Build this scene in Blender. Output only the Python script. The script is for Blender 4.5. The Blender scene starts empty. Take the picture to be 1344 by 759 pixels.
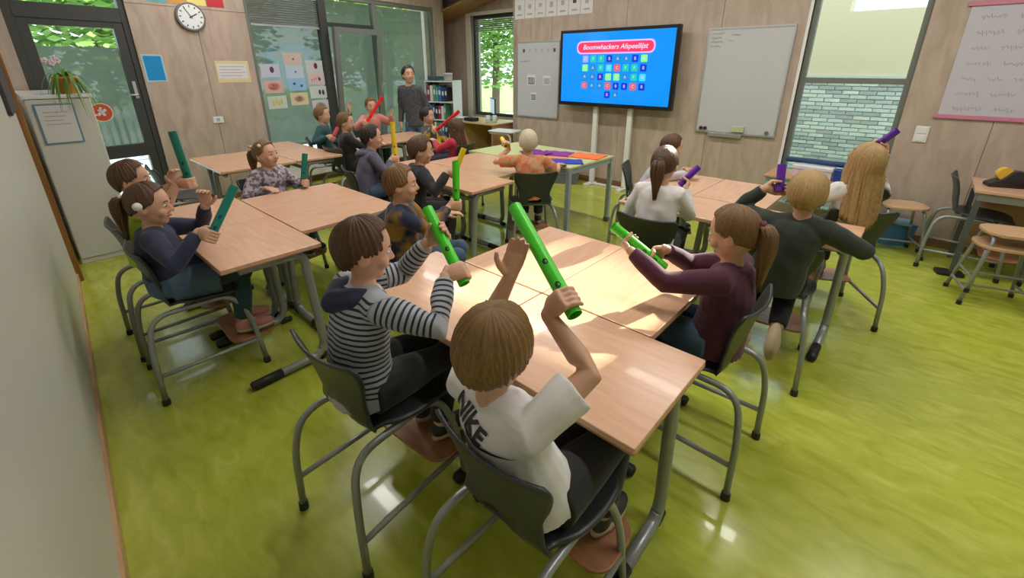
import bpy, bmesh, math, random
from math import sin, cos, pi, radians
from mathutils import Vector, Matrix
from mathutils.bvhtree import BVHTree
random.seed(7)
V = Vector
scene = bpy.context.scene
C = scene.collection

# ---------------------------------------------------------------- camera, world, sun, exposure
CAM_H = 1.665
cam_d = bpy.data.cameras.new('camera')
cam = bpy.data.objects.new('camera', cam_d)
C.objects.link(cam)
cam_d.sensor_width = 36.0
cam_d.lens = 36.0 * 586.0 / 1344.0
cam_d.shift_y = -(379.5 - 305.0) / 1344.0
cam_d.clip_start = 0.02
cam.location = (0, 0, CAM_H)
cam.rotation_euler = (radians(90 - 20.4), 0, radians(42))
scene.camera = cam
scene.view_settings.view_transform = 'Standard'
scene.view_settings.look = 'None'
scene.view_settings.gamma = 1
scene.view_settings.exposure = 0.2
scene.view_settings.use_curve_mapping = False

world = bpy.data.worlds.new('sky'); scene.world = world
world.use_nodes = True
bg = world.node_tree.nodes['Background']
bg.inputs['Color'].default_value = (0.76, 0.88, 1.0, 1)
bg.inputs['Strength'].default_value = 3.6

sun_d = bpy.data.lights.new('sun', 'SUN')
sun_d.energy = 20.0; sun_d.angle = radians(0.8); sun_d.color = (1.0, 0.93, 0.80)
sun = bpy.data.objects.new('sun', sun_d); C.objects.link(sun)
SUN_EL, SUN_AZ = radians(24.5), radians(4.5)
sv = V((sin(SUN_AZ) * cos(SUN_EL), cos(SUN_AZ) * cos(SUN_EL), sin(SUN_EL)))
sun.rotation_euler = (-sv).to_track_quat('-Z', 'Y').to_euler()

# ---------------------------------------------------------------- materials
MATS = {}
def nodes_of(m):
    m.use_nodes = True
    nt = m.node_tree
    return nt, nt.nodes['Principled BSDF']
def mat(name, col, rough=0.6, metal=0.0, spec=0.5, noise=0.0, nscale=20.0, emit=None, coat=0.0, bump=0.0, bscale=200.0, sheen=0.0):
    if name in MATS: return MATS[name]
    m = bpy.data.materials.new(name); nt, b = nodes_of(m)
    c = (*col, 1)
    b.inputs['Base Color'].default_value = c
    b.inputs['Roughness'].default_value = rough
    b.inputs['Metallic'].default_value = metal
    b.inputs['Specular IOR Level'].default_value = spec
    b.inputs['Coat Weight'].default_value = coat
    b.inputs['Sheen Weight'].default_value = sheen
    tc = nt.nodes.new('ShaderNodeTexCoord')
    if noise > 0:
        n = nt.nodes.new('ShaderNodeTexNoise'); n.inputs['Scale'].default_value = nscale; n.inputs['Detail'].default_value = 4
        nt.links.new(tc.outputs['Object'], n.inputs['Vector'])
        mx = nt.nodes.new('ShaderNodeMix'); mx.data_type = 'RGBA'
        mx.inputs[6].default_value = tuple(max(0, v * (1 - noise)) for v in col) + (1,)
        mx.inputs[7].default_value = tuple(min(1, v * (1 + noise)) for v in col) + (1,)
        nt.links.new(n.outputs['Fac'], mx.inputs[0]); nt.links.new(mx.outputs[2], b.inputs['Base Color'])
    if bump > 0:
        n2 = nt.nodes.new('ShaderNodeTexNoise'); n2.inputs['Scale'].default_value = bscale
        nt.links.new(tc.outputs['Object'], n2.inputs['Vector'])
        bp = nt.nodes.new('ShaderNodeBump'); bp.inputs['Strength'].default_value = bump; bp.inputs['Distance'].default_value = 0.004
        nt.links.new(n2.outputs['Fac'], bp.inputs['Height']); nt.links.new(bp.outputs['Normal'], b.inputs['Normal'])
    if emit:
        b.inputs['Emission Color'].default_value = (*emit[0], 1); b.inputs['Emission Strength'].default_value = emit[1]
    MATS[name] = m
    return m

def ramp(nt, stops):
    r = nt.nodes.new('ShaderNodeValToRGB'); e = r.color_ramp.elements
    while len(e) < len(stops): e.new(0.5)
    for i, (p, c) in enumerate(stops): e[i].position = p; e[i].color = (*c, 1)
    return r
def grain_mat(name, cols, scale=(1, 1, 1), nscale=6, rough=0.45, coat=0.0, spec=0.5, distort=0.0, detail=5, bump=0.0):
    """stretched-noise colour (wood grain, marbled linoleum, hair)"""
    m = bpy.data.materials.new(name); nt, b = nodes_of(m)
    tc = nt.nodes.new('ShaderNodeTexCoord'); mp = nt.nodes.new('ShaderNodeMapping'); mp.inputs['Scale'].default_value = scale
    nt.links.new(tc.outputs['Object'], mp.inputs['Vector'])
    n = nt.nodes.new('ShaderNodeTexNoise'); n.inputs['Scale'].default_value = nscale; n.inputs['Detail'].default_value = detail
    n.inputs['Distortion'].default_value = distort
    nt.links.new(mp.outputs['Vector'], n.inputs['Vector'])
    r = ramp(nt, cols); nt.links.new(n.outputs['Fac'], r.inputs['Fac']); nt.links.new(r.outputs['Color'], b.inputs['Base Color'])
    b.inputs['Roughness'].default_value = rough; b.inputs['Coat Weight'].default_value = coat; b.inputs['Specular IOR Level'].default_value = spec
    if bump:
        bp = nt.nodes.new('ShaderNodeBump'); bp.inputs['Strength'].default_value = bump; bp.inputs['Distance'].default_value = 0.003
        nt.links.new(n.outputs['Fac'], bp.inputs['Height']); nt.links.new(bp.outputs['Normal'], b.inputs['Normal'])
    MATS[name] = m
    return m

M_FLOOR = grain_mat('lime_linoleum', [(0.25, (0.32, 0.365, 0.030)), (0.5, (0.40, 0.45, 0.050)), (0.78, (0.50, 0.54, 0.10))], (1, 2.4, 1), 5.5, rough=0.22, coat=0.2, distort=0.9, detail=10)
M_PLY = grain_mat('whitewashed_plywood', [(0.25, (0.36, 0.275, 0.215)), (0.55, (0.45, 0.355, 0.285)), (0.8, (0.51, 0.415, 0.345))], (3, 3, 0.8), 3.0, rough=0.62, distort=0.8, detail=8)
M_PAINT = mat('pale_wall_paint', (0.52, 0.50, 0.45), 0.38, noise=0.04, nscale=2.5)
M_BASEW = grain_mat('baseboard_wood', [(0.3, (0.42, 0.24, 0.12)), (0.7, (0.58, 0.36, 0.2))], (1, 6, 6), 5, rough=0.4)
M_POSTW = grain_mat('brown_post_wood', [(0.3, (0.20, 0.085, 0.02)), (0.7, (0.33, 0.15, 0.035))], (8, 8, 0.6), 4, rough=0.4)
M_CEILW = grain_mat('ceiling_wood', [(0.3, (0.34, 0.15, 0.05)), (0.7, (0.50, 0.26, 0.10))], (1, 12, 12), 3, rough=0.5)
M_BEECH = grain_mat('beech_laminate', [(0.3, (0.58, 0.33, 0.205)), (0.7, (0.66, 0.40, 0.26))], (1.2, 10, 4), 4, rough=0.26, coat=0.08)
M_BEECHE = mat('beech_edge_band', (0.46, 0.25, 0.14), 0.4, noise=0.1)
M_GREEN_TOP = mat('pale_green_top', (0.52, 0.55, 0.25), 0.3, noise=0.05)
M_METAL = mat('grey_lacquered_tube', (0.30, 0.32, 0.32), 0.33, metal=0.35)
M_METALD = mat('dark_grey_tube', (0.10, 0.115, 0.12), 0.35, metal=0.3)
M_BLACK = mat('black_rubber', (0.012, 0.012, 0.013), 0.5)
M_SHELL = mat('dark_grey_chair_plastic', (0.030, 0.034, 0.036), 0.38, bump=0.05, bscale=500)
M_SHELLB = mat('slate_blue_chair_plastic', (0.035, 0.045, 0.062), 0.36)
M_FRAME = mat('dark_window_frame', (0.040, 0.042, 0.038), 0.45)
M_FRAMEG = mat('grey_window_frame', (0.16, 0.17, 0.15), 0.45)
M_WHITE = mat('white_lacquer', (0.72, 0.72, 0.70), 0.4)
M_WHITEG = mat('white_gloss', (0.75, 0.77, 0.78), 0.25)
M_BOARD = mat('whiteboard_enamel', (0.50, 0.51, 0.53), 0.22)
M_ALU = mat('aluminium', (0.55, 0.56, 0.58), 0.35, metal=0.8)
M_PAPER = mat('white_paper', (0.66, 0.66, 0.66), 0.8)
M_INK = mat('dark_ink', (0.06, 0.06, 0.08), 0.7)
M_INKL = mat('pale_ink', (0.38, 0.39, 0.43), 0.7)

def glass_mat(name, tint, refl=0.12):
    m = bpy.data.materials.new(name); m.use_nodes = True; nt = m.node_tree
    nt.nodes.remove(nt.nodes['Principled BSDF']); out = nt.nodes['Material Output']
    t = nt.nodes.new('ShaderNodeBsdfTransparent'); t.inputs['Color'].default_value = (*tint, 1)
    g = nt.nodes.new('ShaderNodeBsdfGlossy'); g.inputs['Roughness'].default_value = 0.02
    lw_ = nt.nodes.new('ShaderNodeLayerWeight'); lw_.inputs['Blend'].default_value = 0.5
    pw = nt.nodes.new('ShaderNodeMath'); pw.operation = 'POWER'; pw.inputs[1].default_value = 4.0; nt.links.new(lw_.outputs['Facing'], pw.inputs[0])
    fr = nt.nodes.new('ShaderNodeMath'); fr.operation = 'MULTIPLY_ADD'; fr.inputs[1].default_value = 0.6; fr.inputs[2].default_value = 0.035; nt.links.new(pw.outputs[0], fr.inputs[0])
    mx = nt.nodes.new('ShaderNodeMixShader')
    nt.links.new(fr.outputs[0], mx.inputs[0]); nt.links.new(t.outputs[0], mx.inputs[1]); nt.links.new(g.outputs[0], mx.inputs[2])
    nt.links.new(mx.outputs[0], out.inputs['Surface'])
    return m
M_GLASS = glass_mat('window_glass', (0.86, 0.91, 0.88))
def screen_mat(name, col, open_):
    m = bpy.data.materials.new(name); m.use_nodes = True; nt = m.node_tree
    nt.nodes.remove(nt.nodes['Principled BSDF']); out = nt.nodes['Material Output']
    t = nt.nodes.new('ShaderNodeBsdfTransparent'); d = nt.nodes.new('ShaderNodeBsdfDiffuse'); d.inputs['Color'].default_value = (*col, 1)
    tr = nt.nodes.new('ShaderNodeBsdfTranslucent'); tr.inputs['Color'].default_value = (*col, 1)
    a = nt.nodes.new('ShaderNodeMixShader'); a.inputs[0].default_value = 0.6
    nt.links.new(d.outputs[0], a.inputs[1]); nt.links.new(tr.outputs[0], a.inputs[2])
    mx = nt.nodes.new('ShaderNodeMixShader'); mx.inputs[0].default_value = open_
    nt.links.new(a.outputs[0], mx.inputs[1]); nt.links.new(t.outputs[0], mx.inputs[2]); nt.links.new(mx.outputs[0], out.inputs['Surface'])
    return m
M_SCREEN = screen_mat('sun_screen_fabric', (0.24, 0.27, 0.22), 0.24)

# ---------------------------------------------------------------- mesh helpers
class MB:
    def __init__(s): s.v = []; s.f = []; s.m = []
    def add(s, vf, mi=0, M=None):
        vs, fs = vf; o = len(s.v)
        s.v += [(M @ V(p)) if M else V(p) for p in vs]
        s.f += [tuple(i + o for i in f) for f in fs]; s.m += [mi] * len(fs)
        return s
    def box(s, x0, x1, y0, y1, z0, z1, mi=0, M=None):
        return s.add(boxvf(x0, x1, y0, y1, z0, z1), mi, M)
    def build(s, name, mats, parent=None, smooth=False, bevel=0.0, origin=None):
        me = bpy.data.meshes.new(name)
        o = V(origin) if origin else V((0, 0, 0))
        me.from_pydata([tuple(p - o) for p in s.v], [], s.f)
        ms = mats if isinstance(mats, (list, tuple)) else [mats]
        for m in ms: me.materials.append(m)
        if len(ms) > 1: me.polygons.foreach_set('material_index', s.m)
        if smooth: me.polygons.foreach_set('use_smooth', [True] * len(me.polygons))
        me.update()
        ob = bpy.data.objects.new(name, me); C.objects.link(ob); ob.location = o
        if parent: ob.parent = parent; ob.location = o if origin else (0, 0, 0)
        if bevel:
            bv = ob.modifiers.new('bevel', 'BEVEL'); bv.width = bevel; bv.segments = 2; bv.limit_method = 'ANGLE'
        return ob
def boxvf(x0, x1, y0, y1, z0, z1):
    vs = [(x0, y0, z0), (x1, y0, z0), (x1, y1, z0), (x0, y1, z0), (x0, y0, z1), (x1, y0, z1), (x1, y1, z1), (x0, y1, z1)]
    return vs, [(0, 3, 2, 1), (4, 5, 6, 7), (0, 1, 5, 4), (1, 2, 6, 5), (2, 3, 7, 6), (3, 0, 4, 7)]
def frame_of(d, hint=V((0, 0, 1))):
    d = d.normalized()
    if abs(d.dot(hint)) > 0.95: hint = V((1, 0, 0)) if abs(d.x) < 0.9 else V((0, 1, 0))
    u = d.cross(hint).normalized(); w = u.cross(d).normalized()
    return u, w
def tubevf(pts, rad, n=8, caps=True, round_=False):
    """tube with per-point radii along a path, parallel-transported"""
    pts = [V(p) for p in pts]; k = len(pts)
    rad = [rad] * k if not hasattr(rad, '__len__') else list(rad)
    tang = []
    for i in range(k):
        a = pts[max(0, i - 1)]; b = pts[min(k - 1, i + 1)]
        t = (b - a); tang.append(t.normalized() if t.length > 1e-9 else V((0, 0, 1)))
    if round_:
        hp, hr, ht = [], [], []
        for q in (80, 55, 28): hp.append(pts[0] - tang[0] * rad[0] * sin(radians(q))); hr.append(rad[0] * cos(radians(q))); ht.append(tang[0])
        tp, tr_, tt = [], [], []
        for q in (28, 55, 80): tp.append(pts[-1] + tang[-1] * rad[-1] * sin(radians(q))); tr_.append(rad[-1] * cos(radians(q))); tt.append(tang[-1])
        pts = hp + pts + tp; rad = hr + rad + tr_; tang = ht + tang + tt; k = len(pts)
    u, w = frame_of(tang[0]); vs = []; fs = []
    for i in range(k):
        t = tang[i]; u = (u - t * u.dot(t)); u = u.normalized() if u.length > 1e-6 else frame_of(t)[0]; w = t.cross(u)
        for j in range(n):
            a = 2 * pi * j / n; vs.append(pts[i] + (u * cos(a) + w * sin(a)) * rad[i])
    for i in range(k - 1):
        for j in range(n):
            a = i * n + j; b = i * n + (j + 1) % n
            fs.append((a, b, b + n, a + n))
    if caps:
        fs.append(tuple(range(n - 1, -1, -1))); fs.append(tuple((k - 1) * n + j for j in range(n)))
    return vs, fs
def ellvf(c, rx, ry, rz, R=None, nu=14, nv=9):
    c = V(c); vs = []; fs = []
    for i in range(1, nv):
        th = pi * i / nv
        for j in range(nu):
            a = 2 * pi * j / nu; p = V((rx * sin(th) * cos(a), ry * sin(th) * sin(a), rz * cos(th)))
            vs.append(c + (R @ p if R else p))
    top = len(vs); p = V((0, 0, rz)); vs.append(c + (R @ p if R else p)); p = V((0, 0, -rz)); vs.append(c + (R @ p if R else p))
    for i in range(nv - 2):
        for j in range(nu):
            a = i * nu + j; b = i * nu + (j + 1) % nu; fs.append((a, a + nu, b + nu, b))
    for j in range(nu):
        fs.append((top, j, (j + 1) % nu)); a = (nv - 2) * nu; fs.append((top + 1, a + (j + 1) % nu, a + j))
    return vs, fs
def loftvf(rings, n=16):
    """rings: (centre, U vector, W vector)"""
    vs = []; fs = []; k = len(rings)
    for c, U, W in rings:
        for j in range(n):
            a = 2 * pi * j / n; vs.append(V(c) + U * cos(a) + W * sin(a))
    for i in range(k - 1):
        for j in range(n):
            a = i * n + j; b = i * n + (j + 1) % n; fs.append((a, b, b + n, a + n))
    fs.append(tuple(range(n - 1, -1, -1))); fs.append(tuple((k - 1) * n + j for j in range(n)))
    return vs, fs
def lathevf(prof, n=20, c=(0, 0, 0)):
    vs = []; fs = []; c = V(c)
    for r, z in prof:
        for j in range(n): a = 2 * pi * j / n; vs.append(c + V((r * cos(a), r * sin(a), z)))
    k = len(prof)
    for i in range(k - 1):
        for j in range(n):
            a = i * n + j; b = i * n + (j + 1) % n; fs.append((a, b, b + n, a + n))
    fs.append(tuple(range(n - 1, -1, -1))); fs.append(tuple((k - 1) * n + j for j in range(n)))
    return vs, fs
def arc_path(pts, r=0.05, seg=5):
    """polyline with rounded corners"""
    pts = [V(p) for p in pts]; out = [pts[0]]
    for i in range(1, len(pts) - 1):
        p0, p1, p2 = pts[i - 1], pts[i], pts[i + 1]
        a = (p0 - p1); b = (p2 - p1); rr = min(r, a.length * 0.49, b.length * 0.49)
        s, e = p1 + a.normalized() * rr, p1 + b.normalized() * rr
        for q in range(seg + 1):
            t = q / seg; out.append(s * (1 - t) ** 2 + p1 * 2 * t * (1 - t) + e * t * t)
    out.append(pts[-1]); return out
def rrect(w, h, r, n=4):
    """outline of a rounded rectangle in xy"""
    o = []
    for cx, cy, a0 in ((w / 2 - r, h / 2 - r, 0), (-w / 2 + r, h / 2 - r, 90), (-w / 2 + r, -h / 2 + r, 180), (w / 2 - r, -h / 2 + r, 270)):
        for i in range(n + 1): a = radians(a0 + 90 * i / n); o.append((cx + r * cos(a), cy + r * sin(a)))
    return o
def prismvf(outline, z0, z1):
    n = len(outline)
    vs = [(x, y, z0) for x, y in outline] + [(x, y, z1) for x, y in outline]
    fs = [tuple(range(n - 1, -1, -1)), tuple(range(n, 2 * n))] + [(i, (i + 1) % n, n + (i + 1) % n, n + i) for i in range(n)]
    return vs, fs

# ---------------------------------------------------------------- scene-object helpers
def tag(o, label, cat, group=None):
    o['label'] = label; o['category'] = cat
    if group: o['group'] = group
    return o
def struct(o):
    o['kind'] = 'structure'; return o
def thing(name, loc, label, cat, rz=0.0, group=None):
    o = bpy.data.objects.new(name, None); C.objects.link(o); o.empty_display_size = 0.05
    o.location = loc; o.rotation_euler = (0, 0, radians(rz)); return tag(o, label, cat, group)
def dup(root, loc, rz, label, group=None):
    r = root.copy(); C.objects.link(r); r.location = loc; r.rotation_euler = (0, 0, radians(rz)); r['label'] = label
    if group: r['group'] = group
    for ch in list(root.children):
        c = ch.copy(); C.objects.link(c); c.parent = r
        for g in ch.children:
            d = g.copy(); C.objects.link(d); d.parent = c
    return r
def text_vf(body, size, depth=0.0005, bold=0.0, shear=0.0):
    """flat lettering as mesh data, centred on the origin in the xy plane"""
    cu = bpy.data.curves.new('lettering', 'FONT'); cu.body = body; cu.size = size; cu.align_x = 'CENTER'; cu.align_y = 'CENTER'
    cu.offset = bold; cu.shear = shear; cu.resolution_u = 3
    ob = bpy.data.objects.new('lettering', cu); C.objects.link(ob)
    dg = bpy.context.evaluated_depsgraph_get(); me = bpy.data.meshes.new_from_object(ob.evaluated_get(dg))
    vf = ([v.co.copy() for v in me.vertices], [tuple(p.vertices) for p in me.polygons])
    bpy.data.objects.remove(ob); bpy.data.curves.remove(cu); bpy.data.meshes.remove(me)
    return vf
# ================================================================ the room
CEIL = 3.3
# ---- floor
m = MB(); m.box(-7.6, 2.8, -0.5, 5.9, -0.12, 0.0); m.box(-9.2, -5.1, 5.8, 6.9, -0.12, 0.0)
struct(m.build('floor', M_FLOOR))

VIEW = Matrix(((-1, 0, 0, 0), (0, 0, 1, 0), (0, 1, 0, 0), (0, 0, 0, 1)))     # (right, up, out) seen by someone facing the wall
def rect_minus(r, holes):
    rs = [r]
    for hx0, hx1, hz0, hz1 in holes:
        out = []
        for x0, x1, z0, z1 in rs:
            if hx1 <= x0 or hx0 >= x1 or hz1 <= z0 or hz0 >= z1: out.append((x0, x1, z0, z1)); continue
            if hx0 > x0: out.append((x0, hx0, z0, z1))
            if hx1 < x1: out.append((hx1, x1, z0, z1))
            a, b = max(x0, hx0), min(x1, hx1)
            if hz0 > z0: out.append((a, b, z0, hz0))
            if hz1 < z1: out.append((a, b, hz1, z1))
        rs = out
    return rs
def panel_wall(name, loc, rz, s0, s1, h, holes, joints, zj, back_mat, thick=0.25):
    """s runs to the right of someone facing the wall; plywood panels with recessed joints on a solid backing"""
    root = MB()
    for a, b, c, d in rect_minus((s0, s1, 0, h), holes): root.add(boxvf(a, b, c, d, -thick, -0.014), 0, VIEW)
    o = root.build(name, back_mat); o.location = loc; o.rotation_euler = (0, 0, radians(rz)); struct(o)
    xs = [s0] + joints + [s1]; zs = [0] + zj + [h]; g = 0.0025
    for i in range(len(xs) - 1):
        for k in range(len(zs) - 1):
            p = MB()
            for a, b, c, d in rect_minus((xs[i] + g, xs[i + 1] - g, zs[k] + g, zs[k + 1] - g), holes): p.add(boxvf(a, b, c, d, -0.0135, 0.0), 0, VIEW)
            if p.v: p.build('panel', M_PLY, o)
    return o
M_BACK = mat('wall_core', (0.48, 0.41, 0.33), 0.8)

# ---- wall with the large windows: a straight line from (-6.45, 0) to (-7.16, 5.97)
WA = V((-6.44, 0.0, 0)); WDIR = V((-0.12, 1.0, 0)).normalized(); WRZ = math.degrees(math.atan2(WDIR.y, WDIR.x)) - 180
def ws(y): return y / WDIR.y          # distance along that wall for a world y
WLEN = ws(5.97)
DOOR_H = (ws(0.24), ws(1.17), 0.0, 2.62)
WIN_H = (ws(2.40), ws(5.77), 0.40, 2.66)
panel_wall('wall_back', WA, WRZ, -0.4, WLEN, CEIL, [DOOR_H, WIN_H], [ws(0.6), ws(1.82), ws(3.04), ws(4.26), ws(5.48)], [2.30], M_BACK)
# ---- wall with the screen (y = 5.8): s = world x
def tvw(x, z, out=0.0): return V((x, 5.8 - out, z))
WIN1 = (-1.10, -0.17, 0.28, 3.05)
panel_wall('wall_front', (0, 5.8, 0), 180, -5.2, 2.8, CEIL, [WIN1], [-4.42, -3.20, -1.98, -0.76, 0.46, 1.68], [2.62], M_BACK, thick=0.30)
m = MB(); m.box(-5.2, -5.1, 5.8, 6.72, 0, CEIL)
struct(m.build('wall_front_return', M_PLY))
# ---- nook behind the corner, with its own sloping boarded ceiling
NW = (-7.02, -5.25, 0.72, 2.58)
o = panel_wall('wall_nook', (0, 6.6, 0), 180, -8.0, -5.1, CEIL, [NW], [-7.2], [], M_BACK, thick=0.25)
m = MB(); m.box(-8.1, -8.0, 5.97, 6.85, 0, CEIL); m.box(-8.0, -7.2, 5.97, 6.05, 0, CEIL)
struct(m.build('wall_nook_side', M_PLY))
root = MB().box(-8.0, -5.1, 6.05, 6.6, 3.10, 3.13).build('ceiling_nook', M_BACK); struct(root)
for k in range(7):
    p = MB(); y0 = 5.985 + k * 0.089; z = lambda x: 2.50 + 0.2 * (x + 7.8)
    vs = [(-8.0, y0, z(-8.0)), (-5.2, y0, z(-5.2)), (-5.2, y0 + 0.084, z(-5.2)), (-8.0, y0 + 0.084, z(-8.0))]
    vs += [(a, b, c + 0.02) for a, b, c in vs]
    p.add((vs, boxvf(0, 1, 0, 1, 0, 1)[1])); p.build('plank', M_CEILW, root)
# ---- the painted wall close to the camera, its baseboard and the brown end post
LDIR = V((-1, 0.063, 0)).normalized(); LRZ = math.degrees(math.atan2(LDIR.y, LDIR.x))
def lw(x, off=0.0, z=0.0):
    y = -0.13 - 0.063 * (x + 1.69); return V((x, y, z)) + V((0.063, 1, 0)).normalized() * off
m = MB()
a, b = lw(2.9), lw(-4.86); n = V((0.063, 1, 0)).normalized() * -0.2
m.add(([a, b, b + n, a + n] + [p + V((0, 0, CEIL)) for p in (a, b, b + n, a + n)], boxvf(0, 1, 0, 1, 0, 1)[1]))
struct(m.build('wall_left', M_PAINT))
m = MB(); a, b = lw(2.8, 0.0), lw(-4.85, 0.0); n = V((0.063, 1, 0)).normalized() * 0.012
m.add(([a, b, b + n, a + n] + [p + V((0, 0, 0.075)) for p in (a, b, b + n, a + n)], [(0, 1, 2, 3), (4, 7, 6, 5), (0, 4, 5, 1), (1, 5, 6, 2), (2, 6, 7, 3), (3, 7, 4, 0)]))
struct(m.build('baseboard_left', M_BASEW))
m = MB(); m.box(-4.96, -4.865, -0.02, 0.105, 0, CEIL)
struct(m.build('trim_1', M_POSTW, bevel=0.004))
m = MB(); m.box(-6.6, -4.96, -0.3, -0.02, 0, CEIL); struct(m.build('wall_left_alcove', M_PAINT))
m = MB(); m.box(2.8, 3.0, -0.6, 6.0, 0, CEIL); struct(m.build('wall_right', M_PAINT))
# ---- ceiling
m = MB(); m.box(-8.1, 3.0, -0.7, 6.1, CEIL, CEIL + 0.15); m.box(-8.1, -5.1, 6.1, 6.9, CEIL, CEIL + 0.15)
struct(m.build('ceiling', mat('ceiling_tile', (0.70, 0.68, 0.64), 0.8, noise=0.03, nscale=30)))
# ---- baseboard along the screen wall (brown) and the nook
m = MB(); m.box(-5.2, -1.10, 5.785, 5.80, 0, 0.085); m.box(-0.17, 2.8, 5.785, 5.80, 0, 0.085)
struct(m.build('baseboard_front', mat('dark_baseboard', (0.20, 0.105, 0.05), 0.5)))
m = MB(); m.add(boxvf(ws(1.19), WLEN, 0, 0.07, 0.0, 0.012), 0, VIEW)
o = m.build('baseboard_back', mat('dark_baseboard', (0.2, 0.1, 0.05))); o.location = WA; o.rotation_euler = (0, 0, radians(WRZ)); struct(o)

# ---- windows
def wall_obj(name, loc, rz, label=None, cat=None, group=None):
    o = bpy.data.objects.new(name, None); C.objects.link(o); o.location = loc; o.rotation_euler = (0, 0, radians(rz))
    if label: tag(o, label, cat, group)
    return o
def frame_part(root, a, b, c, d, mat_, name='window_frame', o0=-0.10, o1=-0.02):
    return MB().add(boxvf(a, b, c, d, o0, o1), 0, VIEW).build(name, mat_, root, bevel=0.003)
def pane(root, a, b, c, d, out=-0.055):
    return MB().add(boxvf(a, b, c, d, out - 0.004, out + 0.004), 0, VIEW).build('pane', M_GLASS, root)
# door_1: glazed door in the corner with a dark frame
d1 = wall_obj('door_1', WA, WRZ); struct(d1)
a, b = DOOR_H[0], DOOR_H[1]
frame_part(d1, a, a + 0.07, 0, 2.62, M_FRAME, 'door_frame'); frame_part(d1, b - 0.055, b, 0, 2.62, M_FRAME, 'door_frame')
frame_part(d1, a + 0.07, b - 0.055, 2.54, 2.62, M_FRAME, 'door_frame'); frame_part(d1, a + 0.07, b - 0.055, 2.10, 2.24, M_FRAME, 'door_frame')
frame_part(d1, a + 0.07, a + 0.155, 0.02, 2.10, M_FRAME, 'door_stile', -0.09, -0.03); frame_part(d1, b - 0.14, b - 0.055, 0.02, 2.10, M_FRAME, 'door_stile', -0.09, -0.03)
frame_part(d1, a + 0.155, b - 0.14, 2.04, 2.10, M_FRAME, 'door_rail', -0.09, -0.03); frame_part(d1, a + 0.155, b - 0.14, 0.70, 0.84, M_FRAME, 'door_rail', -0.09, -0.03); frame_part(d1, a + 0.155, b - 0.14, 0.02, 0.14, M_FRAME, 'door_rail', -0.09, -0.03)
pane(d1, a + 0.155, b - 0.14, 0.84, 2.04); pane(d1, a + 0.155, b - 0.14, 0.14, 0.70); pane(d1, a + 0.07, b - 0.055, 2.24, 2.54)
hp = MB().add(boxvf(b - 0.115, b - 0.085, 1.33, 1.51, -0.03, -0.02), 0, VIEW).build('door_handle', M_ALU, d1)
MB().add(tubevf(arc_path([VIEW @ V((b - 0.10, 1.37, -0.02)), VIEW @ V((b - 0.10, 1.37, 0.03)), VIEW @ V((b - 0.21, 1.37, 0.03))], 0.02), 0.009)).build('lever', M_ALU, hp, smooth=True)
# window_1: the long window band, three fields
w1 = wall_obj('window_1', WA, WRZ); struct(w1)
a, b, c, d = WIN_H; y1, y2 = ws(3.50), ws(4.44)
for r in ((a, b, d - 0.06, d), (a, b, c, c + 0.06), (a, a + 0.05, c + 0.06, d - 0.06), (b - 0.06, b, c + 0.06, d - 0.06), (y2 - 0.03, y2 + 0.05, c + 0.06, d - 0.06)): frame_part(w1, *r, M_FRAMEG)
frame_part(w1, y1 - 0.06, y1 + 0.06, c + 0.06, d - 0.06, M_FRAME, o1=0.0)
frame_part(w1, y1 + 0.06, y2 - 0.03, 2.22, 2.28, M_FRAME)
pane(w1, a + 0.05, y1 - 0.06, c + 0.06, d - 0.06); pane(w1, y1 + 0.06, y2 - 0.03, 2.28, d - 0.06); pane(w1, y2 + 0.05, b - 0.06, c + 0.06, d - 0.06)
# the tilted sash of the middle field stands ajar into the room
sash = MB()
sw = y2 - 0.03 - (y1 + 0.06)
for r in ((0, sw, 0, 0.08), (0, sw, 1.68, 1.76), (0, 0.08, 0.08, 1.68), (sw - 0.08, sw, 0.08, 1.68)): sash.add(boxvf(*r, 0, 0.06), 0, VIEW)
so = sash.build('sash', M_FRAMEG, w1, bevel=0.003); so.location = VIEW @ V((y1 + 0.06, 0.46, -0.05)); so.rotation_euler = (radians(-4.5), 0, 0)
MB().add(boxvf(0.08, sw - 0.08, 0.08, 1.68, 0.026, 0.034), 0, VIEW).build('sash_pane', M_GLASS, so)
MB().add(boxvf(sw - 0.045, sw - 0.02, 0.8, 0.93, 0.06, 0.075), 0, VIEW).build('sash_handle', M_ALU, so)
# venetian blind, raised in the first field, and its headrail
bl = wall_obj('venetian_blind', WA, WRZ, 'grey slatted blind drawn partly down over the pane with drawings', 'blind')
MB().add(boxvf(a + 0.06, y1 - 0.07, 2.545, 2.60, -0.045, -0.01), 0, VIEW).build('headrail', M_ALU, bl)
sl = None
for k in range(12):
    z = 2.20 + k * 0.029
    if sl is None:
        sl = MB().add(boxvf(a + 0.06, y1 - 0.07, -0.001, 0.001, -0.012, 0.012), 0, VIEW).build('slat', mat('blind_slat', (0.30, 0.32, 0.32), 0.3, metal=0.4), bl); s2 = sl
    else: s2 = sl.copy(); C.objects.link(s2)
    s2.location = (0, -0.028, z); s2.rotation_euler = (radians(62), 0, 0)
MB().add(boxvf(a + 0.06, y1 - 0.07, 2.17, 2.188, -0.040, -0.018), 0, VIEW).build('bottom_rail', M_ALU, bl)
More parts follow.
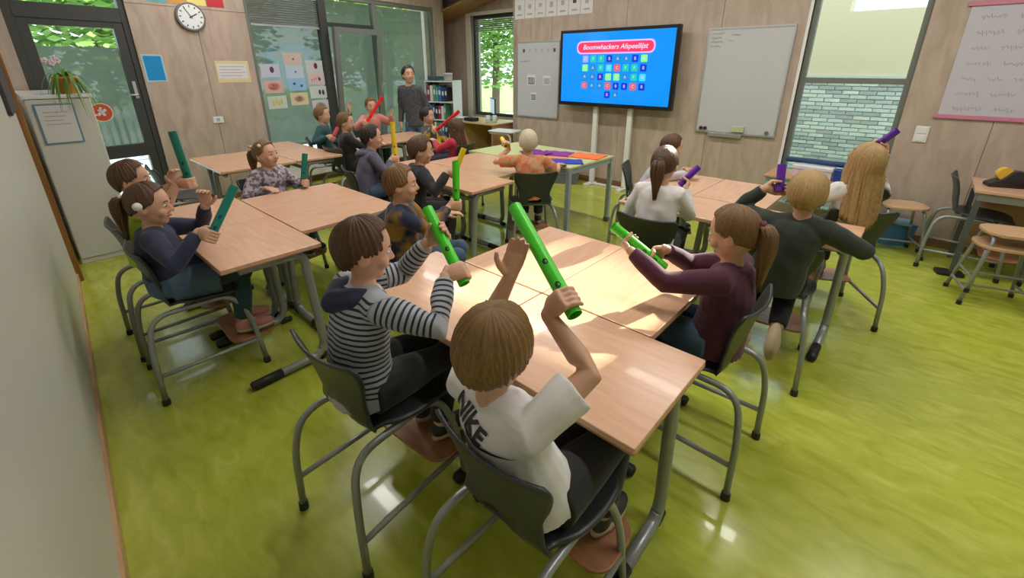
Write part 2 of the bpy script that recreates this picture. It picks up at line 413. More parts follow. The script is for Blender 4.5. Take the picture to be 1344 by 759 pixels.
# sun screens hanging outside the glass
for nm, r, lb in (('sun_screen', (a, y1, 0.55, 2.62), 'grey-green translucent sun screen outside the pane with drawings'), ('sun_screen', (y1, y2, 0.5, 2.62), 'translucent sun screen outside the tilted sash'), ('sun_screen', (y2, b, 0.5, 2.62), 'translucent sun screen outside the pane behind the standing adult'), ('sun_screen', (ws(0.3), ws(1.1), 0.72, 1.86), 'translucent sun screen outside the glazed corner door')):
    s = wall_obj(nm, WA, WRZ, lb, 'screen', 'outside sun screens'); MB().add(boxvf(*r, -0.33, -0.327), 0, VIEW).build('fabric', M_SCREEN, s); MB().add(boxvf(r[0], r[1], r[2] - 0.03, r[2], -0.34, -0.315), 0, VIEW).build('bottom_bar', M_ALU, s)
# ledge under the long window
m = MB(); m.add(boxvf(ws(2.28), ws(5.7), 0.12, 0.36, 0.001, 0.11), 0, VIEW); m.add(boxvf(ws(2.28), ws(5.7), 0.36, 0.40, 0.001, 0.14), 0, VIEW)
o = m.build('trim_2', M_WHITE, bevel=0.004); o.location = WA; o.rotation_euler = (0, 0, radians(WRZ)); struct(o)
# window_2: tall window right of the whiteboard
w2 = wall_obj('window_2', (0, 5.8, 0), 180); struct(w2)
a, b, c, d = WIN1
for r in ((a, a + 0.05, c, d), (b - 0.05, b, c, d), (a + 0.05, b - 0.05, c, c + 0.05), (a + 0.05, b - 0.05, d - 0.05, d), (a + 0.05, b - 0.05, 1.50, 1.555)): frame_part(w2, *r, M_FRAMEG, o0=-0.12, o1=-0.04)
pane(w2, a + 0.05, b - 0.05, c + 0.05, 1.50, -0.08); pane(w2, a + 0.05, b - 0.05, 1.555, d - 0.05, -0.08)
MB().add(boxvf(a - 0.028, a, c, d, -0.04, 0.012), 0, VIEW).build('window_casing', M_WHITE, w2)
# window_3: in the nook, white reveal
w3 = wall_obj('window_3', (0, 6.6, 0), 180); struct(w3)
a, b, c, d = NW
for r in ((a, a + 0.06, c, d), (b - 0.06, b, c, d), (a + 0.06, b - 0.06, c, c + 0.06), (a + 0.06, b - 0.06, d - 0.06, d)): frame_part(w3, *r, M_FRAME, o0=-0.14, o1=-0.06)
pane(w3, a + 0.06, b - 0.06, c + 0.06, d - 0.06, -0.10)
MB().add(boxvf(a - 0.14, a, c - 0.05, d + 0.06, -0.02, 0.02), 0, VIEW).build('window_casing', mat('cream_casing', (0.72, 0.67, 0.55), 0.5), w3)
MB().add(boxvf(a, b, d, d + 0.06, -0.02, 0.02), 0, VIEW).build('window_casing', MATS['cream_casing'], w3)
bl = wall_obj('venetian_blind', (0, 6.6, 0), 180, 'dark slatted blind pulled up at the top of the nook window', 'blind')
for k in range(7):
    MB().add(boxvf(a + 0.07, b - 0.07, 2.30 + k * 0.034, 2.318 + k * 0.034, -0.055, -0.02), 0, VIEW).build('slat', M_FRAMEG, bl)

# ---------------------------------------------------------------- outside
m = MB(); m.box(-40, 30, -20, 45, -0.5, -0.14)
struct(m.build('ground_outside', grain_mat('lawn', [(0.3, (0.10, 0.22, 0.04)), (0.7, (0.22, 0.36, 0.09))], (1, 1, 1), 1.5, rough=0.9)))
m = MB(); m.box(-12.5, -6.9, -6, 14, -0.14, -0.10)
struct(m.build('pavement_outside', mat('pale_paving', (0.55, 0.60, 0.62), 0.8, noise=0.06, nscale=4)))
# building across from window_2: pale bricks below, cream render above
m = MB(); m.box(-4.6, 3.2, 9.0, 9.4, -0.14, 1.50)
bw = struct(m.build('wall_outside_brick', mat('brick_mortar', (0.40, 0.43, 0.43), 0.9)))
m = MB(); random.seed(3)
for r in range(26):
    z = -0.12 + r * 0.0625; x = -2.8 + (r % 2) * 0.11
    while x < 0.7:
        j = random.uniform(0, 0.012); m.box(x, x + 0.205, 8.985 - j, 9.0, z, z + 0.050, random.randrange(4)); x += 0.218
o = m.build('brick', [mat('brick_pale_%d' % i, c_, 0.85, noise=0.15, nscale=30) for i, c_ in enumerate(((0.50, 0.53, 0.53), (0.42, 0.45, 0.46), (0.56, 0.57, 0.55), (0.34, 0.35, 0.36)))], bw)
o['kind'] = 'stuff'
M_CREAM = mat('cream_render', (0.54, 0.46, 0.33), 0.9, noise=0.03)
m = MB(); m.box(-4.6, -1.22, 9.0, 9.4, 1.50, 3.4); m.box(-1.22, 3.2, 9.0, 9.4, 1.50, 2.44)
struct(m.build('wall_outside_render', M_CREAM))
m = MB(); m.box(-4.6, 3.2, 8.95, 9.0, 1.46, 1.53); struct(m.build('ledge_outside', mat('stone_ledge', (0.45, 0.46, 0.44), 0.8)))
m = MB(); m.box(-9, 9, 16.0, 16.6, -0.14, 7.2); struct(m.build('wall_outside_sun_block', mat('sun_block_white', (0.78, 0.80, 0.80), 0.9, noise=0.02)))  # added white facade, tall enough to keep low sun off the floor
# picket fence beyond the long window
fz = thing('picket_fence', (-11.4, 2.5, -0.1), 'white picket fence standing outside the long window', 'fence')
first = None
for k in range(70):
    if first is None: first = pk = MB().box(-0.012, 0.012, -0.035, 0.035, 0, 1.0).build('picket', M_WHITE, fz)
    else: pk = first.copy(); C.objects.link(pk)
    pk.location = (0, -4.4 + k * 0.125, 0.05)
for z in (0.25, 0.85): MB().box(0.012, 0.04, -4.5, 4.4, z, z + 0.06).build('rail', M_WHITE, fz)
# trees
M_LEAF = [mat('leaf_green_%d' % i, c_, 0.6, noise=0.3, nscale=3) for i, c_ in enumerate(((0.10, 0.22, 0.04), (0.16, 0.30, 0.05), (0.30, 0.36, 0.06)))]
M_BARK = mat('bark', (0.12, 0.08, 0.05), 0.9, noise=0.3)
def tree(x, y, h, r, mi, label, seed):
    rnd = random.Random(seed); t = thing('tree', (x, y, -0.14), label, 'tree', group='trees outside the windows')
    MB().add(tubevf([(0, 0, 0), (0.05, 0.02, h * 0.4), (0, 0, h * 0.75)], [0.16, 0.12, 0.05], 8)).build('trunk', M_BARK, t, smooth=True)
    m = MB()
    for k in range(2600):
        d = V((rnd.gauss(0, 1), rnd.gauss(0, 1), rnd.gauss(0, 1))).normalized() * (rnd.random() ** 0.45)
        p = V((d.x * r, d.y * r, h * 0.62 + d.z * h * 0.42)); u, w = frame_of(V((rnd.gauss(0, 1), rnd.gauss(0, 1), rnd.gauss(0, 1))))
        s = rnd.uniform(0.07, 0.17); q = u.cross(w) * 0.02
        m.add(([p - u * s, p - w * s * 0.5 + q, p + u * s, p + w * s * 0.5 + q], [(0, 1, 2), (0, 2, 3)]))
    m.build('crown', M_LEAF[mi], t)
for i, (x, y, h, r, mi) in enumerate(((-12.8, 1.6, 4.4, 1.5, 1), (-15.2, 4.4, 5.4, 1.9, 0), (-13.2, 8.0, 4.8, 1.8, 2), (-17.5, 11.5, 5.5, 2.2, 1), (-11.6, 12.0, 5.0, 1.8, 1))):
    tree(x, y, h, r, mi, ['broad green tree seen through the pane with drawings', 'dark leafy tree seen through the tilted sash', 'yellow-green tree seen behind the standing adult', 'tall green tree far behind the nook window', 'green tree close outside the nook window', 'low bushy tree beyond the glazed corner door'][i], i + 20)

# ---------------------------------------------------------------- ceiling lamps
M_LAMP = mat('lamp_diffuser', (0.9, 0.9, 0.88), 0.5, emit=((1.0, 0.95, 0.88), 1.2))
LAMP_W = 23.0
def lamp(x, y, label):
    t = thing('ceiling_lamp', (x, y, CEIL), label, 'lamp', group='linear ceiling lamps')
    MB().box(-0.75, 0.75, -0.09, 0.09, -0.07, 0).build('housing', M_WHITE, t, bevel=0.006)
    MB().box(-0.73, 0.73, -0.075, 0.075, -0.078, -0.07).build('diffuser', M_LAMP, t)
    l = bpy.data.lights.new('lamp_light', 'AREA'); l.shape = 'RECTANGLE'; l.size = 1.45; l.size_y = 0.16; l.energy = LAMP_W; l.color = (1.0, 0.97, 0.93)
    lo = bpy.data.objects.new('lamp_light', l); C.objects.link(lo); lo.location = (x, y, CEIL - 0.085)
for x in (-5.6, -3.4, -1.2, 1.0):
    for y in (1.9, 4.2):
        lamp(x, y, 'white linear ceiling lamp above the classroom')
# ================================================================ furniture
SEAT = 0.50
def shell_mesh():
    """one-piece seat and waisted back with an oval grip hole; faces +Y, seat top at z = SEAT"""
    prof = []      # (y, z, half width)
    for i in range(13):
        t = i / 12; y = 0.215 - 0.345 * t
        z = SEAT - 0.022 * (1 - t) ** 4 * 1.6 + 0.006 * sin(pi * t) * -1
        hw = 0.175 + 0.025 * sin(pi * min(1, t * 1.1)); 
        if t < 0.15: hw -= 0.05 * (1 - t / 0.15) ** 2
        if t > 0.75: hw -= 0.032 * ((t - 0.75) / 0.25) ** 1.5
        prof.append((y, z, hw))
    # bend and back
    bk = [(-0.150, 0.506, 0.160), (-0.164, 0.519, 0.152), (-0.174, 0.543, 0.144), (-0.180, 0.571, 0.139), (-0.185, 0.600, 0.139), (-0.190, 0.629, 0.145), (-0.195, 0.658, 0.155), (-0.201, 0.687, 0.168), (-0.208, 0.715, 0.180), (-0.216, 0.742, 0.189), (-0.225, 0.766, 0.194), (-0.232, 0.782, 0.194), (-0.237, 0.792, 0.188), (-0.240, 0.797, 0.178)]
    prof += bk
    bm = bmesh.new(); nu = 22; grid = []
    for k, (y, z, hw) in enumerate(prof):
        row = []
        for i in range(nu + 1):
            u = -1 + 2 * i / nu; x = u * hw
            dish = 0.016 * u * u * (1 if k < 12 else 0)
            curve = (0.030 * u * u) if k >= 13 else 0.0
            row.append(bm.verts.new((x, y + curve * min(1, (k - 12) / 4), z + dish * 0.6 + (0.016 * u * u * max(0, (k - 18) / 8) if k > 18 else 0))))
        grid.append(row)
    # oval hole in (x, arc-length) space around the bend
    arc = [0]
    for k in range(1, len(prof)): arc.append(arc[-1] + math.hypot(prof[k][0] - prof[k - 1][0], prof[k][1] - prof[k - 1][1]))
    c0 = arc[15]; ra, rb = 0.084, 0.060
    def inside(i, k): x = (-1 + 2 * i / nu) * prof[k][2]; return (x / ra) ** 2 + ((arc[k] - c0) / rb) ** 2 < 1
    for k in range(len(prof) - 1):
        for i in range(nu):
            if all(inside(*q) for q in ((i, k), (i + 1, k), (i + 1, k + 1), (i, k + 1))): continue
            bm.faces.new((grid[k][i], grid[k][i + 1], grid[k + 1][i + 1], grid[k + 1][i]))
    for v in [v for v in bm.verts if not v.link_faces]: bm.verts.remove(v)
    bmesh.ops.recalc_face_normals(bm, faces=bm.faces)
    # relax the hole rim
    for _ in range(4):
        mv = {}
        for v in bm.verts:
            if v.is_boundary and abs(v.co.x) < 0.09 and v.co.z < 0.66 and v.co.y < -0.10:
                nb = [e.other_vert(v).co for e in v.link_edges if e.is_boundary]
                if len(nb) == 2: mv[v] = (nb[0] + nb[1]) * 0.25 + v.co * 0.5
        for v, c_ in mv.items(): v.co = c_
    bmesh.ops.solidify(bm, geom=bm.faces[:], thickness=0.011)
    me = bpy.data.meshes.new('seat_shell'); bm.to_mesh(me); bm.free()
    me.polygons.foreach_set('use_smooth', [True] * len(me.polygons))
    return me
SHELL_ME = shell_mesh()
def make_chair(shell_mat, label):
    t = thing('school_chair', (0, 0, 0), label, 'chair', group='dark plastic school chairs')
    me = SHELL_ME.copy(); me.materials.append(shell_mat)
    s = bpy.data.objects.new('seat_shell', me); C.objects.link(s); s.parent = t
    for sx in (-1, 1):
        # side frame: rear foot, up, bend, forward under the seat, bend, front foot
        p = arc_path([(sx * 0.215, -0.275, 0.015), (sx * 0.203, -0.270, 0.30), (sx * 0.165, -0.235, 0.476), (sx * 0.155, 0.14, 0.472), (sx * 0.185, 0.20, 0.30), (sx * 0.205, 0.225, 0.015)], 0.10, 6)
        f = MB().add(tubevf(p, 0.0135, 10)).build('side_frame', M_METAL, t, smooth=True)
        MB().add(tubevf([(sx * 0.2155, -0.275, 0.0), (sx * 0.2145, -0.2748, 0.032)], 0.0185, 10)).build('foot_cap', M_BLACK, f)
        MB().add(tubevf([(sx * 0.2055, 0.2255, 0.0), (sx * 0.204, 0.2235, 0.032)], 0.0185, 10)).build('foot_cap', M_BLACK, f)
        MB().add(tubevf([(sx * 0.209, -0.272, 0.165), (sx * 0.196, 0.212, 0.165)], 0.011, 8)).build('side_rail', M_METAL, t, smooth=True)
    MB().add(tubevf([(-0.163, -0.05, 0.470), (0.163, -0.05, 0.470)], 0.011, 8)).build('cross_bar', M_METAL, t, smooth=True)
    MB().add(tubevf([(-0.160, 0.11, 0.466), (0.160, 0.11, 0.466)], 0.011, 8)).build('cross_bar', M_METAL, t, smooth=True)
    ol = [(x, y + 0.20) for x, y in rrect(0.40, 0.24, 0.07, 5)]
    MB().add(prismvf(ol, 0.178, 0.192)).build('footrest', grain_mat('footrest_ply', [(0.3, (0.30, 0.13, 0.06)), (0.7, (0.42, 0.20, 0.10))], (1, 8, 8), 4, rough=0.4), t, bevel=0.003)
    return t
chair0 = {}
def chair(x, y, fa, label, blue=False):
    """fa: heading of the sitter, degrees from +X"""
    k = 'b' if blue else 'd'
    if k not in chair0:
        chair0[k] = make_chair(M_SHELLB if blue else M_SHELL, label); c_ = chair0[k]; c_.location = (x, y, 0); c_.rotation_euler = (0, 0, radians(fa - 90)); return c_
    return dup(chair0[k], (x, y, 0), fa - 90, label)

def make_table(label):
    t = thing('school_table', (0, 0, 0), label, 'table', group='beech school tables')
    MB().add(prismvf(rrect(0.698, 0.498, 0.006, 3), 0.729, 0.75)).build('table_top', [M_BEECH], t, bevel=0.003)
    MB().add(prismvf(rrect(0.700, 0.500, 0.006, 3), 0.7262, 0.7288)).build('edge_band', M_BEECHE, t)
    for sx in (-1, 1):
        x = sx * 0.29
        p = arc_path([(x, -0.16, 0.700), (x, 0.165, 0.700), (x, 0.200, 0.10), (x, 0.16, 0.035), (x, -0.20, 0.028)], 0.07, 6)
        f = MB().add(tubevf(p, [0.024] * len(p), 10)).build('leg_frame', M_METAL, t, smooth=True)
        MB().add(tubevf([(x, -0.225, 0.026), (x, -0.215, 0.028), (x, -0.06, 0.031)], [0.018, 0.027, 0.0265], 10)).build('foot_cap', M_BLACK, f, smooth=True)
        MB().add(tubevf([(x, 0.235, 0.018), (x, 0.17, 0.022)], [0.018, 0.022], 10)).build('foot_cap', M_BLACK, f, smooth=True)
        MB().box(x - 0.02, x + 0.02, -0.20, 0.20, 0.714, 0.728).build('top_bracket', M_METALD, t)
    MB().add(tubevf([(-0.27, 0.165, 0.655), (0.27, 0.165, 0.655)], 0.018, 8)).build('cross_beam', M_METAL, t, smooth=True)
    MB().box(-0.24, 0.24, -0.14, 0.15, 0.700, 0.712).build('under_tray', M_METALD, t)
    return t
table0 = None
def table(x, y, rz, label):
    global table0
    if table0 is None: table0 = make_table(label); table0.location = (x, y, 0); table0.rotation_euler = (0, 0, radians(rz)); return table0
    return dup(table0, (x, y, 0), rz, label)
# group A, in front of the camera
table(-0.700, 1.105, 0, 'beech school table in front of the boy in the white T-shirt, sunlit')
table(-1.404, 1.105, 0, 'beech school table in front of the boy in the striped hoodie')
table(-0.797, 1.710, 90, 'beech school table under the arms of the girl in the maroon sweater')
table(-1.299, 1.710, -90, 'beech school table pushed side by side with the one before the maroon sweater')
# group L, along the painted wall
table(-2.670, 0.750, 0, 'beech school table in front of the girl in the navy cardigan')
table(-3.374, 0.750, 0, 'beech school table in front of the child in the lime shirt')
table(-2.832, 1.356, 90, 'beech school table behind the chair back of the child in mustard and navy')
table(-3.334, 1.356, -90, 'beech school table in front of the girl in the flowered blouse')
# group M, in the middle
table(-2.822, 2.532, 180, 'beech school table under the yellow tube beside the child in black')
table(-3.526, 2.532, 180, 'beech school table between the hooded child and the child in black')
table(-2.922, 3.140, 90, 'beech school table beside the fair child in the orange shirt')
table(-3.424, 3.140, -90, 'beech school table close to the girl in the red sweater')
# group R, by the tall window
table(-0.460, 3.082, 0, 'beech school table in front of the blond boy in the dark green sweater')
table(-1.164, 3.082, 0, 'beech school table in front of the girl in white with a brown ponytail')
table(-0.912, 3.690, 90, 'beech school table beside the long-haired girl in white and black')
table(-1.414, 3.690, -90, 'beech school table beside the brown-haired child near the screen wall')
# group W, under the clock
table(-4.950, 1.560, 90, 'empty beech school table behind the girl in the flowered blouse, nearest the green tube')
table(-5.452, 1.560, -90, 'empty beech school table in front of the plywood wall under the clock')
table(-5.052, 2.166, 180, 'empty beech school table close to the boy in the teal top')
table(-5.756, 2.166, 180, 'empty beech school table beside the white ledge under the window')
# group F, far table with the red tubes
table(-5.350, 3.300, 0, 'pale far table in front of the child in the dark top raising an arm')
table(-5.350, 3.804, 180, 'pale far table in front of the standing adult')

# long table with coloured sheets, square legs
t = thing('craft_table', (-3.13, 3.935, 0), 'large pale green table with square metal legs holding coloured sheets', 'table')
MB().box(-0.71, 0.71, -0.42, 0.42, 0.728, 0.75).build('table_top', M_GREEN_TOP, t, bevel=0.003)
M_LEGG = mat('pale_grey_leg', (0.36, 0.42, 0.45), 0.35, metal=0.3)
for sx in (-1, 1):
    for sy in (-1, 1):
        l = MB().box(sx * 0.685 - 0.022, sx * 0.685 + 0.022, sy * 0.395 - 0.022, sy * 0.395 + 0.022, 0.03, 0.728).build('leg', M_LEGG, t, bevel=0.003)
        MB().box(sx * 0.685 - 0.026, sx * 0.685 + 0.026, sy * 0.395 - 0.026, sy * 0.395 + 0.026, 0.0, 0.05).build('foot_cap', M_METALD, l)
for sy in (-1, 1): MB().box(-0.66, 0.66, sy * 0.395 - 0.012, sy * 0.395 + 0.012, 0.675, 0.727).build('apron', M_LEGG, t)
for sx in (-1, 1): MB().box(sx * 0.685 - 0.012, sx * 0.685 + 0.012, -0.37, 0.37, 0.675, 0.727).build('apron', M_LEGG, t)

# chairs (x, y, heading, label)
for args in (
    (-0.600, 0.775, 90, 'dark grey school chair under the boy in the white T-shirt'),
    (-1.295, 0.695, 94, 'dark grey school chair under the boy in the striped hoodie'),
    (-0.520, 1.795, 180, 'dark grey school chair under the girl in the maroon sweater'),
    (-2.810, 0.470, 88, 'dark grey school chair under the girl in the navy cardigan'),
    (-3.365, 0.470, 90, 'dark grey school chair under the child in the lime shirt'),
    (-3.800, 1.335, 8, 'dark grey school chair under the girl in the flowered blouse'),
    (-2.160, 1.490, 38, 'dark grey school chair under the child in mustard and navy'),
    (-2.890, 2.060, 80, 'dark grey school chair under the child in black'),
    (-3.690, 2.140, 75, 'dark grey school chair under the hooded child'),
    (-2.540, 3.090, 140, 'dark grey school chair under the fair child in the orange shirt'),
    (-1.130, 2.660, 94, 'dark grey school chair under the girl in white with a brown ponytail'),
    (-0.420, 2.720, 96, 'dark grey school chair under the blond boy in the dark green sweater'),
    (-0.240, 3.680, 118, 'dark grey school chair under the long-haired girl in white and black'),
    (-1.800, 3.880, 20, 'dark grey school chair under the brown-haired child near the screen wall'),
    (-5.650, 2.700, 70, 'dark grey school chair under the boy in the teal top'),
    (-4.920, 2.600, 95, 'dark grey school chair under the child in the dark top raising an arm'),
    (-6.050, 3.600, 0, 'dark grey school chair under the child in pink by the tilted sash'),
    (-4.740, 3.830, 34, 'dark grey school chair under the boy in the yellow vest'),
    (-4.140, 3.530, 195, 'dark grey school chair under the girl in red'),
): chair(*args)
chair(-5.10, 0.98, 90, 'empty slate blue school chair pushed to the table under the clock', True)
chair(0.52, 5.30, 0, 'empty slate blue school chair at the side desk by the power block', True)

# ---- stools with grey tube legs
M_STOOLT = grain_mat('stool_beech', [(0.3, (0.50, 0.30, 0.16)), (0.7, (0.62, 0.40, 0.24))], (1, 7, 7), 4, rough=0.35)
def stool(x, y, z0, rz, label, h=0.47, w=0.36):
    t = thing('stool', (x, y, z0), label, 'stool', rz, group='wooden school stools')
    MB().add(prismvf(rrect(w, w * 0.86, 0.12, 6), h - 0.022, h)).build('stool_seat', M_STOOLT, t, bevel=0.004)
    for sx in (-1, 1):
        p = arc_path([(sx * 0.19, -0.17, 0.0), (sx * 0.13, -0.115, h - 0.035), (sx * 0.13, 0.115, h - 0.035), (sx * 0.19, 0.17, 0.0)], 0.05, 5)
        f = MB().add(tubevf(p, 0.012, 8)).build('side_frame', M_METAL, t, smooth=True)
        for sy in (-1, 1): MB().add(tubevf([(sx * 0.19, sy * 0.17, 0.0), (sx * 0.187, sy * 0.167, 0.03)], 0.017, 8)).build('foot_cap', M_BLACK, f)
        MB().add(tubevf([(sx * 0.178, -0.158, 0.11), (sx * 0.178, 0.158, 0.11)], 0.009, 8)).build('side_rail', M_METAL, t)
    MB().add(tubevf([(-0.178, 0.0, 0.11), (0.178, 0.0, 0.11)], 0.009, 8)).build('cross_rail', M_METAL, t)
    return t
stool(0.04, 5.38, 0, 20, 'single wooden stool with grey legs below the light switch')
stool(0.66, 4.62, 0, 12, 'lower wooden stool of the nested stack', 0.46)
stool(0.675, 4.63, 0.10, 12, 'upper wooden stool of the nested stack', 0.46)
stool(1.10, 4.45, 0, -20, 'wooden stool beside the nested stack at the side desk', 0.46)
# blue bin under the single stool
t = thing('storage_box', (0.00, 5.645, 0), 'blue plastic storage box standing against the wall behind the single stool', 'box')
M_BLUEP = mat('blue_plastic', (0.06, 0.20, 0.42), 0.35)
MB().add(loftvf([(V((0, 0, 0)), V((0.17, 0, 0)), V((0, 0.12, 0))), (V((0, 0, 0.22)), V((0.20, 0, 0)), V((0, 0.14, 0)))], 4)).build('tub', M_BLUEP, t)
MB().box(-0.15, 0.15, -0.11, 0.11, 0.222, 0.245).build('lid', mat('blue_lid', (0.20, 0.38, 0.60), 0.35), t, bevel=0.004)
# side desk by the right wall part
t = thing('side_desk', (0.98, 5.30, 0), 'wooden side desk with grey frame and drawer under the flip chart', 'desk')
MB().box(-0.55, 0.75, -0.30, 0.30, 0.725, 0.75).build('table_top', M_BEECH, t, bevel=0.003)
MB().box(-0.52, 0.72, -0.27, 0.27, 0.66, 0.724).build('apron', M_METAL, t)
MB().box(-0.05, 0.65, -0.26, 0.22, 0.55, 0.57).build('shelf', mat('shelf_blue', (0.25, 0.35, 0.42), 0.4), t)
for sx in (-0.51, 0.71):
    for sy in (-0.26, 0.26): MB().box(sx - 0.018, sx + 0.018, sy - 0.018, sy + 0.018, 0, 0.66).build('leg', M_METALD, t)
MB().box(-0.48, 0.68, 0.265, 0.28, 0.12, 0.66).build('modesty_panel', M_BEECHE, t)
# tape dispenser: black body, yellow roll
t = thing('tape_dispenser', (0.60, 5.28, 0.75), 'black tape dispenser with a yellow roll on the side desk', 'dispenser', 20)
MB().add(([V((x, y, z)) for y in (-0.05, 0.05) for x, z in ((-0.11, 0), (0.11, 0), (0.12, 0.05), (0.10, 0.13), (0.02, 0.135), (-0.03, 0.07), (-0.11, 0.03))], [(6, 5, 4, 3, 2, 1, 0), (7, 8, 9, 10, 11, 12, 13)] + [(i, (i + 1) % 7, 7 + (i + 1) % 7, 7 + i) for i in range(7)])).build('housing', mat('black_plastic', (0.02, 0.02, 0.022), 0.35), t, bevel=0.006)
MB().add(tubevf([(-0.02, -0.025, 0.105), (-0.02, 0.025, 0.105)], 0.05, 18)).build('tape_roll', mat('yellow_tape', (0.75, 0.45, 0.05), 0.4), t)
# pink and red folders
for i, (dx, dy, rz, w, h, c_, lb) in enumerate(((0.90, 5.22, 8, 0.32, 0.035, (0.30, 0.02, 0.08), 'dark red tray of papers on the side desk'), (0.86, 5.20, -12, 0.22, 0.006, (0.75, 0.30, 0.42), 'pink sheet lying on the dark red tray'), (1.22, 5.25, 5, 0.30, 0.05, (0.62, 0.45, 0.25), 'tan box on the side desk beside the red tray'))):
    z = 0.75 + (0.036 if i == 1 else 0)
    o = MB().box(-w / 2, w / 2, -0.11, 0.11, 0, h).build('paper_tray' if i == 0 else ('paper_sheet' if i == 1 else 'cardboard_box'), mat('folder_%d' % i, c_, 0.5), bevel=0.002); o.location = (dx, dy, z); o.rotation_euler = (0, 0, radians(rz)); tag(o, lb, ('tray', 'paper', 'box')[i])
o = MB().add(prismvf(rrect(0.18, 0.12, 0.02), 0, 0.03)).build('power_block', M_BLACK, bevel=0.004); o.location = (0.46, 5.06, 0); o.rotation_euler = (0, 0, radians(15)); tag(o, 'small black power block lying on the floor by the slate blue chair', 'power block')

# ---- low side table under the tall window with boxes
t = thing('window_table', (-0.62, 5.42, 0), 'low narrow table with a wooden top under the tall window', 'table')
MB().box(-0.50, 0.50, -0.24, 0.24, 0.58, 0.60).build('table_top', M_BEECHE, t, bevel=0.003)
MB().box(-0.47, 0.47, -0.22, -0.20, 0.52, 0.579).build('apron', mat('sea_green_frame', (0.26, 0.40, 0.38), 0.4), t)
MB().box(-0.47, 0.47, -0.2, 0.2, 0.33, 0.345).build('shelf', MATS['sea_green_frame'], t)
for sx in (-0.46, 0.46):
    for sy in (-0.21, 0.21): MB().box(sx - 0.015, sx + 0.015, sy - 0.015, sy + 0.015, 0, 0.58).build('leg', MATS['sea_green_frame'], t)
t = thing('craft_box', (-0.72, 5.40, 0.60), 'long pink and white box on the low window table', 'box')
M_PINKB = mat('pale_pink_card', (0.62, 0.50, 0.56), 0.6, noise=0.12, nscale=12)
MB().box(-0.17, 0.17, -0.10, 0.10, 0, 0.11).build('box_body', M_PINKB, t, bevel=0.005)
MB().box(-0.175, 0.175, -0.105, 0.105, 0.085, 0.12).build('lid', mat('white_lid', (0.68, 0.66, 0.70), 0.5), t, bevel=0.004)
MB().add(ellvf((-0.08, -0.102, 0.05), 0.035, 0.004, 0.02)).build('printed_mark', mat('print_red', (0.42, 0.12, 0.2), 0.6), t)
t = thing('milk_carton', (-0.46, 5.36, 0.60), 'dark blue carton with a white mark beside the pink box', 'carton')
MB().box(-0.075, 0.075, -0.05, 0.05, 0, 0.115).build('carton_body', mat('carton_blue', (0.015, 0.05, 0.28), 0.4), t, bevel=0.004)
MB().box(0.005, 0.045, -0.053, -0.0505, 0.03, 0.09).build('label_mark', M_PAPER, t)
o = MB().add(tubevf([(-0.27, 0, 0.003), (-0.1, 0.0, 0.006), (0.1, 0.0, 0.003), (0.30, 0.0, 0.002)], [0.028, 0.026, 0.027, 0.03], 12, round_=True)).build('fabric_roll', mat('navy_fabric', (0.02, 0.05, 0.13), 0.7, bump=0.3, bscale=120), smooth=True)
o.location = (-0.70, 5.43, 0.748); tag(o, 'dark navy draught-stopper roll lying on top of the pink box', 'roll')

# ---- tall cabinet in the corner with a notice and a plant
t = thing('tall_cabinet', (-5.30, 0.34, 0), 'white tall cabinet beside the brown post with a framed notice on its front', 'cabinet')
MB().box(-1.08, -0.02, -0.20, 0.20, 0, 1.42).build('body', M_WHITE, t, bevel=0.003)
MB().box(-0.019, 0.0, -0.195, 0.195, 0.05, 1.415).build('door', mat('cabinet_front', (0.62, 0.61, 0.56), 0.5), t, bevel=0.002)
MB().box(-1.10, 0.01, -0.21, 0.21, 1.42, 1.45).build('top_panel', M_WHITEG, t, bevel=0.003)
t = thing('framed_notice', (-5.297, 0.30, 1.22), 'white notice in a blue frame hanging on the white cabinet', 'notice')
MB().box(0, 0.006, -0.12, 0.12, -0.16, 0.16).build('frame', mat('notice_blue', (0.12, 0.25, 0.36), 0.5), t)
MB().box(0.006, 0.0075, -0.108, 0.108, -0.148, 0.148).build('sheet', M_PAPER, t)
for k in range(4): MB().box(0.0076, 0.0082, -0.075, 0.07 - 0.02 * (k % 3), 0.09 - k * 0.032, 0.097 - k * 0.032).build('text_line', M_INKL, t)
# potted plant hanging over the cabinet edge
t = thing('potted_plant', (-5.40, 0.43, 1.45), 'spider plant in an orange pot on top of the white cabinet', 'plant')
MB().add(lathevf([(0.05, 0), (0.055, 0.005), (0.075, 0.115), (0.082, 0.118), (0.082, 0.135), (0.072, 0.135), (0.07, 0.11)], 20)).build('pot', mat('orange_pot', (0.62, 0.27, 0.03), 0.45), t, smooth=True)
rnd = random.Random(4); lm = MB()
for k in range(46):
    a = rnd.uniform(0, 2 * pi); l = rnd.uniform(0.20, 0.46); up = rnd.uniform(0.04, 0.14); pts = []
    for i in range(7):
        q = i / 6; pts.append((cos(a) * (0.03 + l * 0.42 * q), sin(a) * (0.03 + l * 0.42 * q), 0.12 + up * 2.2 * q - l * 1.25 * q * q))
    lm = MB(); L = []; fs = []
    for i, p in enumerate(pts):
        w = 0.009 * (1 - (i / 6) ** 2) + 0.0008; sd = V((-sin(a), cos(a), 0)) * w; L += [V(p) - sd, V(p) + V((0, 0, -0.003)), V(p) + sd]
    for i in range(6): fs += [(3 * i, 3 * i + 1, 3 * i + 4, 3 * i + 3), (3 * i + 1, 3 * i + 2, 3 * i + 5, 3 * i + 4)]
    lm.add((L, fs)); lm.build('leaf', mat('plant_leaf_%d' % (k % 2), ((0.10, 0.24, 0.03), (0.20, 0.34, 0.07))[k % 2], 0.45), t, smooth=True)
